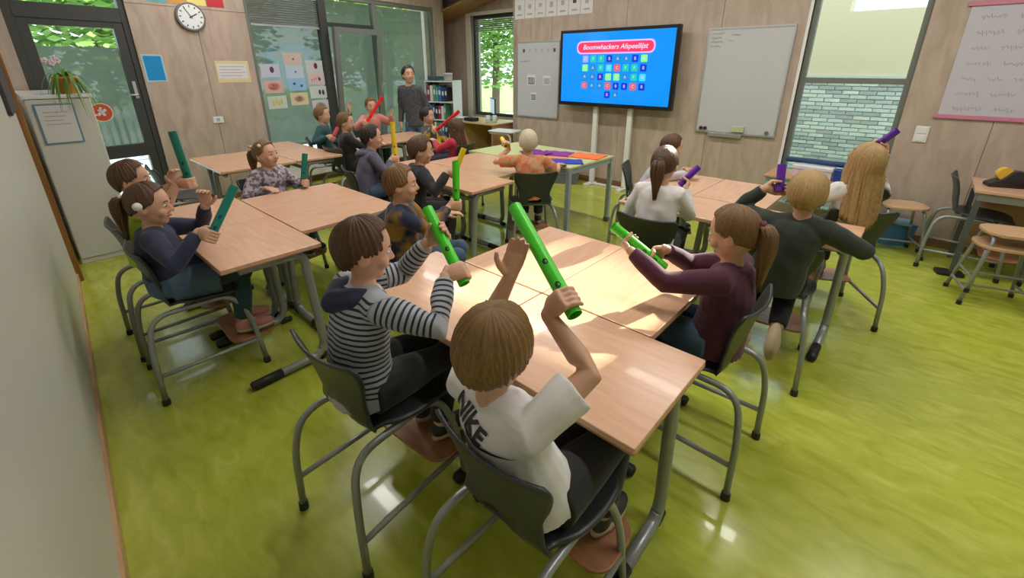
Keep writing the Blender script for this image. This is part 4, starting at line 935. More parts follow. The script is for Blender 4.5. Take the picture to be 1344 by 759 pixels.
def hand_vf(Wr, d, n, s=1.0, grip=None, curl=0.35, thumb_side=1):
    """palm and five fingers. d: wrist to knuckles, n: the way the palm looks; grip: tube radius or None"""
    d = d.normalized(); n = (n - d * n.dot(d)).normalized(); sd = d.cross(n) * thumb_side      # sd points to the thumb
    P = lambda a, b_, c_: Wr + d * (a * s) + n * (b_ * s) + sd * (c_ * s)
    out = [loftvf([(P(-0.012, 0, 0), sd * 0.020 * s, n * 0.015 * s), (P(0.012, 0.001, 0.002), sd * 0.025 * s, n * 0.015 * s), (P(0.040, 0.0, 0.003), sd * 0.033 * s, n * 0.0135 * s), (P(0.066, 0, 0), sd * 0.033 * s, n * 0.011 * s), (P(0.074, 0, 0), sd * 0.026 * s, n * 0.007 * s)], 12)]
    fl = [(0.024, 0.050), (0.008, 0.056), (-0.008, 0.052), (-0.024, 0.041)]
    for c_, L in fl:
        L *= s
        if grip:
            r = grip + 0.0085 * s; ctr = V((0.052 * s, grip + 0.013 * s)); pts = []
            a0 = math.atan2(-ctr.y + 0.001, 0.068 * s - ctr.x); pts.append((0.064 * s, 0.0)); tot = L * 1.25; acc = 0
            for q in (0.36, 0.70, 1.0): ang = a0 + tot * q / r; pts.append((ctr.x + r * cos(ang), ctr.y + r * sin(ang)))
            pp = [Wr + d * x + n * y + sd * (c_ * s) for x, y in pts]
        else:
            pp = [P(0.066, 0, c_)]; ang = 0.0; spread = c_ * 2.2
            for q, f in ((0.44, 0.5), (0.31, 1.0), (0.25, 0.7)):
                ang += curl * f; dr = d * cos(ang) + n * sin(ang) + sd * spread * 0.25; pp.append(pp[-1] + dr.normalized() * L * q)
        out.append(tubevf(pp, [0.0078 * s, 0.0074 * s, 0.0070 * s, 0.0058 * s], 8, round_=True))
    if grip:
        ctr = P(0.052, 0, 0) + n * (grip + 0.013 * s); r = grip + 0.009 * s
        pp = [P(0.012, 0.006, 0.022), P(0.024, 0.012, 0.036)] + [ctr + (d * cos(a) + n * sin(a)) * r + sd * (0.034 * s) for a in (3.7, 2.9, 2.2)]
        pp[2] = pp[2] + sd * 0.004 * s
    else: pp = [P(0.012, 0.005, 0.020), P(0.030, 0.010, 0.042), P(0.050, 0.012, 0.055), P(0.064, 0.012, 0.058)]
    out.append(tubevf(pp, [0.0125 * s, 0.0105 * s] + [0.0085 * s] * (len(pp) - 3) + [0.007 * s], 8, round_=True))
    return out

def skin_mat(name, c_):
    m = mat(name, c_, 0.5, noise=0.08, nscale=14); b = m.node_tree.nodes['Principled BSDF']
    b.inputs['Subsurface Weight'].default_value = 0.12; b.inputs['Subsurface Radius'].default_value = (0.012, 0.005, 0.003); b.inputs['Subsurface Scale'].default_value = 1.0
    return m
SKIN = {'a': skin_mat('skin_light', (0.58, 0.33, 0.22)), 'b': skin_mat('skin_tan', (0.48, 0.26, 0.165))}
M_LIP = mat('lip', (0.42, 0.13, 0.11), 0.45); M_EYEW = mat('eye_white', (0.7, 0.68, 0.66), 0.2); M_IRIS = mat('iris', (0.04, 0.025, 0.015), 0.15)
def hair_mat(name, dark, light):
    if name in MATS: return MATS[name]
    m = bpy.data.materials.new(name); nt, b = nodes_of(m)
    at = nt.nodes.new('ShaderNodeAttribute'); at.attribute_name = 'strand'
    mp = nt.nodes.new('ShaderNodeMapping'); mp.inputs['Scale'].default_value = (1, 0.6, 1)
    n = nt.nodes.new('ShaderNodeTexNoise'); n.inputs['Scale'].default_value = 22; n.inputs['Detail'].default_value = 6; n.inputs['Roughness'].default_value = 0.7
    nt.links.new(at.outputs['Vector'], mp.inputs['Vector']); nt.links.new(mp.outputs['Vector'], n.inputs['Vector'])
    r = ramp(nt, [(0.30, dark), (0.70, light)]); nt.links.new(n.outputs['Fac'], r.inputs['Fac']); nt.links.new(r.outputs['Color'], b.inputs['Base Color'])
    b.inputs['Roughness'].default_value = 0.42; b.inputs['Specular IOR Level'].default_value = 0.35
    bp = nt.nodes.new('ShaderNodeBump'); bp.inputs['Strength'].default_value = 0.6; bp.inputs['Distance'].default_value = 0.003
    nt.links.new(n.outputs['Fac'], bp.inputs['Height']); nt.links.new(bp.outputs['Normal'], b.inputs['Normal'])
    MATS[name] = m; return m
HAIR = {'brown': hair_mat('hair_brown', (0.035, 0.016, 0.008), (0.14, 0.07, 0.032)), 'dark': hair_mat('hair_dark', (0.008, 0.006, 0.005), (0.035, 0.022, 0.016)),
        'lightbrown': hair_mat('hair_light_brown', (0.07, 0.032, 0.012), (0.26, 0.14, 0.055)), 'blond': hair_mat('hair_blond', (0.20, 0.11, 0.04), (0.56, 0.37, 0.16)), 'fair': hair_mat('hair_fair', (0.34, 0.27, 0.18), (0.78, 0.70, 0.54)),
        'golden': hair_mat('hair_golden', (0.075, 0.034, 0.010), (0.34, 0.20, 0.07)), 'mid': hair_mat('hair_mid', (0.045, 0.020, 0.007), (0.24, 0.125, 0.045))}
def cloth(name, c_, pattern=None, c2=None, freq=1.0):
    nm = 'cloth_' + name
    if nm in MATS: return MATS[nm]
    if pattern is None: return mat(nm, c_, 0.85, noise=0.10, nscale=25, bump=0.15, bscale=220, sheen=0.1)
    m = bpy.data.materials.new(nm); nt, b = nodes_of(m); b.inputs['Roughness'].default_value = 0.85; b.inputs['Sheen Weight'].default_value = 0.1
    tc = nt.nodes.new('ShaderNodeTexCoord'); mx = nt.nodes.new('ShaderNodeMix'); mx.data_type = 'RGBA'; mx.inputs[6].default_value = (*c_, 1); mx.inputs[7].default_value = (*c2, 1)
    if pattern == 'stripe':
        at = nt.nodes.new('ShaderNodeAttribute'); at.attribute_name = 'along'
        mu = nt.nodes.new('ShaderNodeMath'); mu.operation = 'MULTIPLY'; mu.inputs[1].default_value = freq
        fr = nt.nodes.new('ShaderNodeMath'); fr.operation = 'FRACT'; gt = nt.nodes.new('ShaderNodeMath'); gt.operation = 'GREATER_THAN'; gt.inputs[1].default_value = 0.60
        nt.links.new(at.outputs['Fac'], mu.inputs[0]); nt.links.new(mu.outputs[0], fr.inputs[0]); nt.links.new(fr.outputs[0], gt.inputs[0]); nt.links.new(gt.outputs[0], mx.inputs[0])
    else:
        n = nt.nodes.new('ShaderNodeTexNoise'); n.inputs['Scale'].default_value = freq; n.inputs['Detail'].default_value = 3
        nt.links.new(tc.outputs['Object'], n.inputs['Vector']); r = ramp(nt, [(0.46, (0, 0, 0)), (0.54, (1, 1, 1))]); nt.links.new(n.outputs['Fac'], r.inputs['Fac']); nt.links.new(r.outputs['Color'], mx.inputs[0])
    nt.links.new(mx.outputs[2], b.inputs['Base Color'])
    MATS[nm] = m; return m

def head_frame(yaw, pitch, roll=0):
    return Matrix.Rotation(radians(yaw - 90), 3, 'Z') @ Matrix.Rotation(radians(pitch), 3, 'X') @ Matrix.Rotation(radians(roll), 3, 'Y')
def hair_mesh(style, Hc, HF, hs, rnd, tail=0.2):
    """cap of ridged strands over the skull, with lengths by style; strand = (angle, along) per vertex"""
    vs, fs, st = [], [], []
    nph, nth = 108, 16
    ax, ay, az = 0.0735 * hs, 0.0925 * hs, 0.097 * hs; ctr = V((0, -0.004, 0.012)) * hs
    tilt = radians(-18)      # crown lies a little back
    RT = Matrix.Rotation(-tilt, 3, 'X')
    def lim(ph):       # ph: 0 front, 180 back -> polar limit in degrees, extra hang in metres
        a = abs((ph + 180) % 360 - 180)
        def lerp(keys):
            for (a0, v0), (a1, v1) in zip(keys, keys[1:]):
                if a <= a1: t = (a - a0) / (a1 - a0); t = t * t * (3 - 2 * t); return v0 + (v1 - v0) * t
            return keys[-1][1]
        if style == 'bowl': return lerp([(0, 92), (35, 92), (60, 106), (100, 114), (180, 124)]), 0.0
        if style == 'short': return lerp([(0, 62), (40, 64), (62, 94), (82, 98), (112, 106), (140, 120), (180, 124)]), 0.0
        if style == 'tied': return lerp([(0, 60), (40, 64), (65, 92), (100, 104), (180, 116)]), 0.0
        if style == 'long': return lerp([(0, 60), (35, 66), (60, 100), (180, 105)]), lerp([(0, 0), (52, 0), (75, 0.16), (110, 0.30), (180, 0.34)]) * hs
        return 90, 0.0
    thick = {'bowl': 0.017, 'short': 0.011, 'tied': 0.008, 'long': 0.014}[style] * hs
    nd = 8 if style == 'long' else 0
    for i in range(nph):
        ph = 360 * i / nph; tm, hang = lim(ph); tm += rnd.uniform(-5, 4) * (1 if style != 'tied' else 0.3); ridge = rnd.uniform(-0.0018, 0.0018) * hs + 0.0022 * hs * sin(i * 1.9) * (0.4 if style == 'tied' else 1)
        last = None
        for k in range(nth + 1):
            t = k / nth; th = radians(tm * t); p0 = V((sin(radians(ph)) * sin(th), cos(radians(ph)) * sin(th), cos(th)))
            p0 = RT @ p0; r = V((p0.x * ax, p0.y * ay, p0.z * az)); g = thick * (0.75 + 0.25 * sin(pi * min(1, t * 1.2))) + ridge * min(1, t * 3)
            q = ctr + r + p0 * g
            vs.append(q); st.append((ph / 30.0, t * 0.6, 0)); last = (q, p0)
        for k in range(nd):
            f = (k + 1) / nd; q = last[0] + V((0, 0, -hang * f)) + V((last[1].x, last[1].y, 0)) * (0.012 * hs * min(1, f * 2) + ridge * 2) - V((0, 1, 0)) * 0.004 * f * hs
            q += V((0.004 * sin(i * 0.7 + f * 4), 0.004 * cos(i * 0.9 + f * 3), 0)) * hs
            vs.append(q); st.append((ph / 30.0, 0.6 + f, 0))
        # tuck the tip inward so the cap has an edge
        q = vs[-1]; inn = ctr + (q - ctr) * 0.90 if not nd or hang < 0.01 else q + V((-last[1].x, -last[1].y, 0)) * 0.02 * hs
        vs.append(V((inn.x, inn.y, q.z + 0.006 * hs))); st.append((ph / 30.0, 1.0, 0))
    w = nth + 2 + nd
    for i in range(nph):
        for k in range(w - 1):
            a = i * w + k; b = ((i + 1) % nph) * w + k; fs.append((a, b, b + 1, a + 1))
    def lock(pts, r0, seed):
        vf = tubevf(pts, [r0 * x for x in ([0.6] + [1.0] * (len(pts) - 3) + [0.75, 0.12])], 7); o = len(vs)
        vs.extend(vf[0]); fs.extend(tuple(q + o for q in f) for f in vf[1]); 
        for j in range(len(vf[0])): st.append((seed + (j % 7) * 0.35, (j // 7) * 0.12, 0))
    if style in ('tied',):
        tie = V((0, -0.100, 0.030)) * hs; dn_ = HF.transposed() @ V((0, 0, -1)); bk_ = V((0, -1, 0)); LT = tail
        for k in range(40):
            a = rnd.uniform(0, 2 * pi); rr = rnd.uniform(0.05, 1) ** 0.5; L = LT * rnd.uniform(0.80, 1.02); pts = []
            for j in range(9):
                f = j / 8; spd = (0.010 + 0.026 * sin(pi * min(1, f * 1.25) ** 0.8) * (1 if f < 0.8 else 1)) * hs
                c_ = tie + bk_ * (0.034 * sin(pi * min(0.5, f * 1.6)) * hs) + dn_ * (L * (f ** 1.25) - 0.012 * sin(pi * min(1, f * 3)) * hs)
                sx_ = V((1, 0, 0)); sy_ = dn_.cross(sx_).normalized()
                pts.append(c_ + sx_ * cos(a) * rr * spd + sy_ * sin(a) * rr * spd * 0.8 + sx_ * 0.003 * sin(f * 5 + k))
            lock(pts, 0.0095 * hs, k * 3.1)
    brows = [tubevf([V((sx * x, y, z)) * hs for x, y, z in ((0.016, 0.0855, 0.022), (0.030, 0.082, 0.027), (0.045, 0.072, 0.023))], [0.0022 * hs, 0.003 * hs, 0.0015 * hs], 6) for sx in (-1, 1)]
    for vf in brows:
        o = len(vs); vs.extend(vf[0]); fs.extend(tuple(q + o for q in f) for f in vf[1]); st.extend([(0.3, 0.2, 0)] * len(vf[0]))
    return [Hc + HF @ p for p in vs], fs, st

def put(name, vf, m_, base, parent, smooth=True, attr=None, vattr=None):
    me = bpy.data.meshes.new(name); me.from_pydata([tuple(p - base) for p in vf[0]], [], vf[1]); 
    for x in (m_ if isinstance(m_, list) else [m_]): me.materials.append(x)
    if smooth: me.polygons.foreach_set('use_smooth', [True] * len(me.polygons))
    if attr is not None: a = me.attributes.new('along', 'FLOAT', 'POINT'); a.data.foreach_set('value', attr)
    if vattr is not None: a = me.attributes.new('strand', 'FLOAT_VECTOR', 'POINT'); a.data.foreach_set('vector', [c_ for p in vattr for c_ in p])
    me.update(); o = bpy.data.objects.new(name, me); C.objects.link(o); o.parent = parent; return o

def person(label, base, fa, head, hy=None, hp=0, hroll=0, s=1.0, hs=1.0, R=None, L=None, shirt=None, sleeve='long', pants=None, shoe=None, hair=('short', 'brown'), skin='a', legs='sit', vox=0.008, seat=SEAT, hem=None, adult=False, extra=None, legang=(0, 0), hoodm=None):
    rnd = random.Random(label); f = V((cos(radians(fa)), sin(radians(fa)), 0)); r = V((f.y, -f.x, 0)); up = V((0, 0, 1))
    hy = fa if hy is None else hy; Hc = V(head); HF = head_frame(hy, hp, hroll); B = V((base[0], base[1], 0))
    e = thing('person', B, label, 'person')
    if legs == 'stand': P = V((base[0], base[1], 0.50 * 1.62 + 0.07))
    else: P = V((base[0], base[1], seat + 0.088 * s))
    hf = HF @ V((0, 1, 0))
    N = Hc - V((0, 0, 0.120 * hs)) - V((hf.x, hf.y, 0)) * 0.012
    ctrl = (P + N) * 0.5 + up * 0.02 - f * 0.025
    def sp(t): return P * (1 - t) ** 2 + ctrl * 2 * t * (1 - t) + N * t * t
    def spt(t): q = (ctrl - P) * (1 - t) + (N - ctrl) * t; return q.normalized()
    def rings(table, grow):
        out = []
        for t, hw, hd in table:
            c_ = sp(t); T = spt(min(1, max(0, t))); W = T.cross(r).normalized(); U = W.cross(T)
            out.append((c_, U.normalized() * (hw * s + grow), W * (hd * s + grow)))
        return out
    TOR = [(-0.16, 0.075, 0.065), (-0.10, 0.115, 0.090), (0.0, 0.128, 0.100), (0.18, 0.120, 0.094), (0.40, 0.112, 0.087), (0.62, 0.120, 0.086), (0.80, 0.122, 0.078), (0.91, 0.095, 0.064), (0.98, 0.055, 0.048)]
    Sh = {}
    for k, sg in (('R', 1), ('L', -1)): Sh[k] = sp(0.865) + r * sg * 0.118 * s
    UA, FA = (0.27, 0.235) if adult else (0.205 * s, 0.180 * s)
    arms = {}
    hands = []
    for k, spec, sg in (('R', R, 1), ('L', L, -1)):
        if spec is None: spec = dict(w=tuple(P + r * sg * 0.12 + f * 0.22 + up * 0.06), d=tuple(f - up * 0.2), n=tuple(-up))
        pole = V(spec.get('pole', tuple(r * sg * 0.7 - up * 0.8 - f * 0.3))); S = Sh[k]
        hsz = s * (1.15 if adult else 1.0) * spec.get('hs', 1.0)
        if 'g' in spec:                      # grip a tube: g point on the axis, t axis direction, towards the thumb
            G = V(spec['g']); ta = V(spec['t']).normalized(); d0 = V(spec['d']) if 'd' in spec else (G - S)
            d0 = (d0 - ta * d0.dot(ta)).normalized()
            n = ta.cross(d0) * sg            # palm faces the tube; thumb along ta
            n = (n - d0 * n.dot(d0)).normalized(); rt = spec.get('rt', 0.021)
            Wr = G - d0 * 0.052 * hsz - n * (rt + 0.013 * hsz)
            hv = hand_vf(Wr, d0, n, hsz, grip=rt, thumb_side=(1 if d0.cross(n).dot(ta) > 0 else -1))
        else:
            Wr = V(spec['w']); d0 = V(spec['d']).normalized(); n = V(spec['n']); n = (n - d0 * n.dot(d0)).normalized()
            # thumb: inner side
            ts = spec.get('thumb', None); ts = V(ts) if ts else (r * -sg)
            hv = hand_vf(Wr, d0, n, hsz, curl=spec.get('curl', 0.35), thumb_side=(1 if d0.cross(n).dot(ts) > 0 else -1))
        E = ik(S, Wr, UA, FA, pole); arms[k] = (S, E, Wr); hands += hv
    # legs
    leg = {}
    for k, sg in (('R', 1), ('L', -1)):
        hip = P + r * sg * 0.068 * s - up * 0.005
        ang = legang[0 if k == 'R' else 1]; fd = (f * cos(radians(ang)) + r * sg * sin(radians(ang)))
        if legs == 'stand':
            kn = V((hip.x, hip.y, 0.47)) + f * 0.01 + r * sg * 0.01; an = V((hip.x, hip.y, 0.09)) + r * sg * 0.02; toe = f
        elif legs == 'tucked':
            kn = hip + fd * 0.27 * s - up * 0.025; an = kn - fd * 0.31 * s - up * 0.235 * s; toe = (f * -0.35 - up * 0.94).normalized()
        else:
            kn = hip + fd * 0.315 * s + up * 0.0; an = kn - fd * 0.045 * s - up * (0.300 * s + (seat - SEAT)); toe = f
        leg[k] = (hip, kn, an, toe)
    # ---- body (skin)
    prims = [loftvf(rings(TOR, -0.014), 16), tubevf([sp(0.94), N + up * 0.02, Hc - up * 0.05 * hs], [0.046 * s, 0.040 * hs, 0.044 * hs], 12)]
    for k in 'RL':
        S, E, Wr = arms[k]; a = 1.12 if adult else 1.0
        prims.append(tubevf([sp(0.9), S, S * 0.6 + E * 0.4, E, E * 0.72 + Wr * 0.28, Wr], [0.045 * s, 0.041 * s, 0.036 * s, 0.031 * s, 0.031 * s, 0.0205 * s * a], 12, round_=True))
        h_, kn, an, toe = leg[k]; prims.append(tubevf([h_ * 0.88 + kn * 0.12, h_ * 0.45 + kn * 0.55, kn, kn * 0.65 + an * 0.35, an], [0.060 * s, 0.058 * s, 0.046 * s, 0.043 * s, 0.030 * s], 12))
        prims.append(tubevf([an, an + toe * 0.06 * s - up * 0.025], [0.028 * s, 0.024 * s], 10, round_=True))
    hq = lambda x, y, z: Hc + HF @ (V((x, y, z)) * hs)
    prims += [ellvf(hq(0, -0.004, 0.012), 0.0725 * hs, 0.0905 * hs, 0.095 * hs, HF, 20, 14), ellvf(hq(0, 0.018, -0.040), 0.056 * hs, 0.064 * hs, 0.066 * hs, HF, 16, 10), ellvf(hq(0, 0.050, -0.082), 0.026 * hs, 0.024 * hs, 0.020 * hs, HF),
              tubevf([hq(0, 0.080, 0.008), hq(0, 0.090, -0.016), hq(0, 0.094, -0.026)], [0.006 * hs, 0.009 * hs, 0.0115 * hs], 8, round_=True)]
    for sx in (-1, 1):
        prims += [ellvf(hq(sx * 0.036, 0.058, -0.032), 0.024 * hs, 0.022 * hs, 0.024 * hs, HF, 10, 7), ellvf(hq(sx * 0.074, -0.010, -0.012), 0.009 * hs, 0.019 * hs, 0.028 * hs, HF, 10, 7), ellvf(hq(sx * 0.012, 0.086, -0.028), 0.007 * hs, 0.007 * hs, 0.006 * hs, HF, 8, 5)]
    bv = remesh(prims, vox, 3)
    hv = remesh(hands, 0.0034 if vox < 0.007 else (0.0045 if vox < 0.01 else 0.006), 1)
    o_ = len(bv[0]); bv = (bv[0] + hv[0], bv[1] + [tuple(i + o_ for i in q) for q in hv[1]])
    put('body', bv, SKIN[skin], B, e)
    # ---- eyes and mouth
    for sx in (-1, 1):
        c_ = hq(sx * 0.0295, 0.0730, 0.002); ev = ellvf(c_, 0.0115 * hs, 0.0105 * hs, 0.0072 * hs, HF, 12, 8)
        ob = put('eye', ev, [M_EYEW, M_IRIS], B, e); fw = HF @ V((0, 1, 0))
        for p in ob.data.polygons:
            if ((p.center + B) - c_).normalized().dot(fw) > 0.62: p.material_index = 1
    put('mouth', tubevf([hq(-0.021, 0.077, -0.055), hq(-0.008, 0.0835, -0.054), hq(0.008, 0.0835, -0.054), hq(0.021, 0.077, -0.055)], [0.002 * hs, 0.0042 * hs, 0.0042 * hs, 0.002 * hs], 6), M_LIP, B, e)
    # ---- hair
    hvs, hfs, hst = hair_mesh(hair[0], Hc, HF, hs, rnd, hair[3] if len(hair) > 3 else 0.2); put('hair', (hvs, hfs), HAIR[hair[1]], B, e, vattr=hst)
    if hair[0] == 'tied' and len(hair) > 2: put('hair_tie', tubevf([hq(0, -0.098, 0.030), hq(0, -0.116, 0.032)], 0.017 * hs, 10), mat('tie_' + hair[2], {'maroon': (0.10, 0.01, 0.03), 'white': (0.7, 0.7, 0.66), 'brown': (0.05, 0.03, 0.02)}[hair[2]], 0.6), B, e)
    # ---- shirt
    if hem is None: hem = -0.12
    SH = [(hem, 0.128, 0.104)] + [q for q in TOR if q[0] > hem + 0.03][:-2] + [(0.90, 0.100, 0.066), (0.955, 0.070, 0.052)]
    sv_ = [loftvf(rings(SH, 0.011), 18)]; segs = [(sp(0.0), sp(1.0), 0.16)]
    for k in 'RL':
        S, E, Wr = arms[k]
        if sleeve == 'short':
            q = S + (E - S) * 0.72; sv_.append(tubevf([sp(0.88), S, q], [0.055 * s, 0.057 * s, 0.058 * s], 14)); segs.append((S, E, 0.06))
        elif sleeve == 'vest': pass
        else:
            end = E + (Wr - E) * (0.93 if sleeve == 'long' else 0.45)
            sv_.append(tubevf([sp(0.88), S, S * 0.5 + E * 0.5, E, E * 0.5 + Wr * 0.5, end], [0.054 * s, 0.055 * s, 0.049 * s, 0.044 * s, 0.039 * s, 0.031 * s], 14)); segs += [(S, E, 0.055), (E, Wr, 0.045)]
    if extra == 'hood': hood_vf = (tubevf([sp(0.93) + r * 0.085 * s + f * 0.02, sp(0.95) + r * 0.05 * s - f * 0.065, sp(0.90) - f * 0.10, sp(0.95) - r * 0.05 * s - f * 0.065, sp(0.93) - r * 0.085 * s + f * 0.02], [0.024 * s, 0.036 * s, 0.044 * s, 0.036 * s, 0.024 * s], 10, round_=True))
    if extra == 'hood': put('hood', remesh([hood_vf], vox, 3), hoodm or shirt, B, e)
    vf = remesh(sv_, vox * 1.05, 3)
    al = []
    for p in vf[0]:
        best = 1e9; val = 0
        for a, b, rr in segs:
            ab = b - a; t = min(1, max(0, (p - a).dot(ab) / ab.length_squared)); dd = (p - (a + ab * t)).length / rr
            if dd < best: best = dd; val = t * ab.length
        al.append(val)
    # gentle folds
    for p in vf[0]:
        q = p - B; w_ = 0.0022 * sin(q.z * 46 + q.x * 31 + q.y * 17) + 0.0015 * sin(q.x * 70 - q.z * 25); p += (p - sp(0.5)).normalized() * w_
    so = put('shirt', vf, shirt, B, e, attr=al)
    # ---- trousers
    if pants is not None:
        pv = [loftvf(rings([(-0.17, 0.085, 0.070), (-0.10, 0.125, 0.096), (0.0, 0.130, 0.101), (0.16, 0.122, 0.096)], 0.004), 16)]
        for k in 'RL':
            h_, kn, an, toe = leg[k]; q = an * 0.93 + kn * 0.07; pv.append(tubevf([h_, h_ * 0.5 + kn * 0.5, kn, kn * 0.5 + an * 0.5, q], [0.086 * s, 0.072 * s, 0.057 * s, 0.052 * s, 0.044 * s], 14, round_=False)); pv.append(ellvf(kn, 0.058 * s, 0.058 * s, 0.058 * s))
        put('trousers', remesh(pv, vox * 1.05, 4), pants, B, e)
    if extra == 'skirt':
        pv = [loftvf(rings([(-0.15, 0.10, 0.085), (-0.08, 0.135, 0.105), (0.0, 0.138, 0.110), (0.20, 0.126, 0.102)], 0.009), 16)]
        for k in 'RL': h_, kn, an, toe = leg[k]; pv.append(tubevf([h_, h_ * 0.32 + kn * 0.68], [0.094 * s, 0.090 * s], 14))
        put('skirt', remesh(pv, vox, 3), cloth('skirt_denim', (0.07, 0.12, 0.19)), B, e)
    # ---- shoes
    for k in 'RL':
        h_, kn, an, toe = leg[k]; dn = -(up - toe * toe.dot(up)).normalized() if legs == 'tucked' else -up
        if legs == 'tucked': dn = (f * -0.9 + up * 0.25); dn = (dn - toe * dn.dot(toe)).normalized()
        fs_ = s * (1.2 if adult else 1.0)
        sx = toe.cross(dn).normalized()
        Rm = Matrix((sx, toe, -dn)).transposed()
        c_ = an + toe * 0.045 * fs_ + dn * 0.035 * fs_
        pr_ = [ellvf(c_ + toe * 0.03 * fs_, 0.036 * fs_, 0.075 * fs_, 0.032 * fs_, Rm), ellvf(c_ - toe * 0.045 * fs_ - dn * 0.008, 0.033 * fs_, 0.045 * fs_, 0.042 * fs_, Rm)]
        vf = remesh(pr_, max(0.006, vox), 2)
        for p in vf[0]:
            h0 = (p - c_).dot(dn)
            if h0 > 0.020 * fs_: p -= dn * (h0 - 0.020 * fs_)
        ob = put('shoe', vf, shoe or mat('shoe_dark', (0.03, 0.03, 0.035), 0.6), B, e)
        out = [(0.036 * cos(a) * fs_ * (1 if sin(a) > 0 else 0.9), (0.108 * sin(a) if sin(a) > 0 else 0.088 * sin(a)) * fs_) for a in [q * pi / 10 for q in range(20)]]
        sm = prismvf(out, -0.016 * fs_, 0.003); put('sole', ([c_ + dn * 0.018 * fs_ + Rm @ V(p) for p in sm[0]], sm[1]), mat('sole_tan', (0.45, 0.34, 0.22), 0.7), B, ob)
    return e, so, dict(sp=sp, f=f, r=r, arms=arms, Hc=Hc, B=B, hq=hq)

TUBE_R = 0.021
def tube(a, b, color, cname, label, r=TUBE_R, marks=True):
    a, b = V(a), V(b); e = thing('percussion_tube', a, label, 'tube', group=cname + ' percussion tubes')
    d = (b - a); Lh = d.length; u, w = frame_of(d); n = 20; dn = d.normalized(); vs = []; fs = []
    for rad, t in ((r - 0.002, 0.0), (r, 0.0), (r, 1.0), (r - 0.002, 1.0)):
        for j in range(n): q = 2 * pi * j / n; vs.append(dn * Lh * t + (u * cos(q) + w * sin(q)) * rad)
    for i in range(4):
        for j in range(n): fs.append((i * n + j, i * n + (j + 1) % n, ((i + 1) % 4) * n + (j + 1) % n, ((i + 1) % 4) * n + j))
    m_ = mat('tube_' + cname, color, 0.32, spec=0.5); bs = m_.node_tree.nodes['Principled BSDF']; bs.inputs['Transmission Weight'].default_value = 0.0
    me = MB().add((vs, fs)).build('tube_body', m_, e, smooth=False)
    for p in me.data.polygons: p.use_smooth = True
    md = me.modifiers.new('edge', 'EDGE_SPLIT'); md.split_angle = radians(50)
    if marks:
        toc = (V((0, 0, CAM_H)) - (a + b) * 0.5); toc = (toc - dn * toc.dot(dn)).normalized()
        sdv = dn.cross(toc)
        for t in (0.22, 0.42):
            for k in range(5):
                pass
            ol = [(0.010 * cos(q * pi / 6), 0.008 * sin(q * pi / 6)) for q in range(12)]
            L = [dn * (Lh * t + x) + (toc * cos(y / r) + sdv * sin(y / r)) * (r + 0.0006) for x, y in ol]
            MB().add((L, [tuple(range(12))])).build('printed_note', M_BLACK, me)
    return e
GREEN, TEALT, PURP, YEL, REDT, DGREEN = (0.06, 0.62, 0.02), (0.0, 0.20, 0.17), (0.10, 0.015, 0.33), (0.78, 0.58, 0.02), (0.80, 0.02, 0.02), (0.0, 0.16, 0.11)
def lerp(a, b, t): return tuple(V(a) * (1 - t) + V(b) * t)
def sub(a, b): return tuple(V(a) - V(b))

JEANS = cloth('denim', (0.05, 0.085, 0.15)); BLK = cloth('black', (0.012, 0.012, 0.014)); NAVYC = cloth('navy', (0.018, 0.024, 0.060)); GREYP = cloth('grey_trousers', (0.06, 0.06, 0.065)); WHT = cloth('white', (0.68, 0.67, 0.66))

# 1 boy in the white T-shirt
ta, tb = (-0.545, 0.845, 1.070), (-0.875, 0.985, 1.258); ax = sub(tb, ta)
e1, sh1, k1 = person('boy in a white short-sleeved T-shirt, seen from behind, raising a green tube', (-0.575, 0.718), 86, (-0.650, 0.655, 1.012), hy=92, hp=-14, hs=1.03, vox=0.006,
    R=dict(g=lerp(ta, tb, 0.10), t=ax, d=(-0.35, 0.30, 0.75), pole=(0.9, 0.25, -0.35)), L=dict(w=(-0.785, 0.865, 1.095), d=(0.10, 0.22, 0.92), n=(0.70, -0.55, 0.1), thumb=(-0.7, -0.6, 0.2), curl=0.22, pole=(-0.6, 0.2, -0.8)),
    shirt=WHT, sleeve='short', pants=BLK, hair=('bowl', 'golden'), hem=-0.09)
tube(ta, tb, GREEN, 'green', 'bright green tube held aloft by the boy in the white T-shirt')
# printed lettering on the back of his shirt
dg = bpy.context.evaluated_depsgraph_get(); bvh = BVHTree.FromObject(sh1, dg)
def on_back(vf, org, rt, upv, name, m_):
    n = rt.cross(upv); vs = []
    for p in vf[0]:
        o = org + rt * p.x + upv * p.y - k1['B']; hit = bvh.ray_cast(o + n * 0.25, -n, 0.6); vs.append((hit[0] + n * 0.0035) if hit[0] is not None else o)
    vs = [v + k1['B'] for v in vs]; put(name, (vs, vf[1]), m_, k1['B'], sh1, smooth=False)
def fine(vf, cuts=2):
    bm = bmesh.new(); L = [bm.verts.new(p) for p in vf[0]]
    for f_ in vf[1]:
        try: bm.faces.new([L[i] for i in f_])
        except ValueError: pass
    bmesh.ops.triangulate(bm, faces=bm.faces); bmesh.ops.subdivide_edges(bm, edges=bm.edges, cuts=cuts, use_grid_fill=True); bm.verts.index_update()
    out = ([v.co.copy() for v in bm.verts], [tuple(v.index for v in f_.verts) for f_ in bm.faces]); bm.free(); return out
rt = (k1['r'] * 0.95 - V((0, 0, 1)) * 0.26).normalized(); bn = -k1['f']; upv = bn.cross(rt).normalized()
org = k1['sp'](0.85) - k1['r'] * 0.022
on_back(fine(text_vf('NIKE', 0.062, bold=0.002, shear=0.1), 4), org, rt, upv, 'shirt_lettering', M_BLACK)
sw_ = [(-0.055, -0.030), (-0.035, -0.042), (-0.005, -0.043), (0.040, -0.034), (0.100, -0.014), (0.040, -0.027), (0.0, -0.033), (-0.025, -0.032), (-0.045, -0.024)]
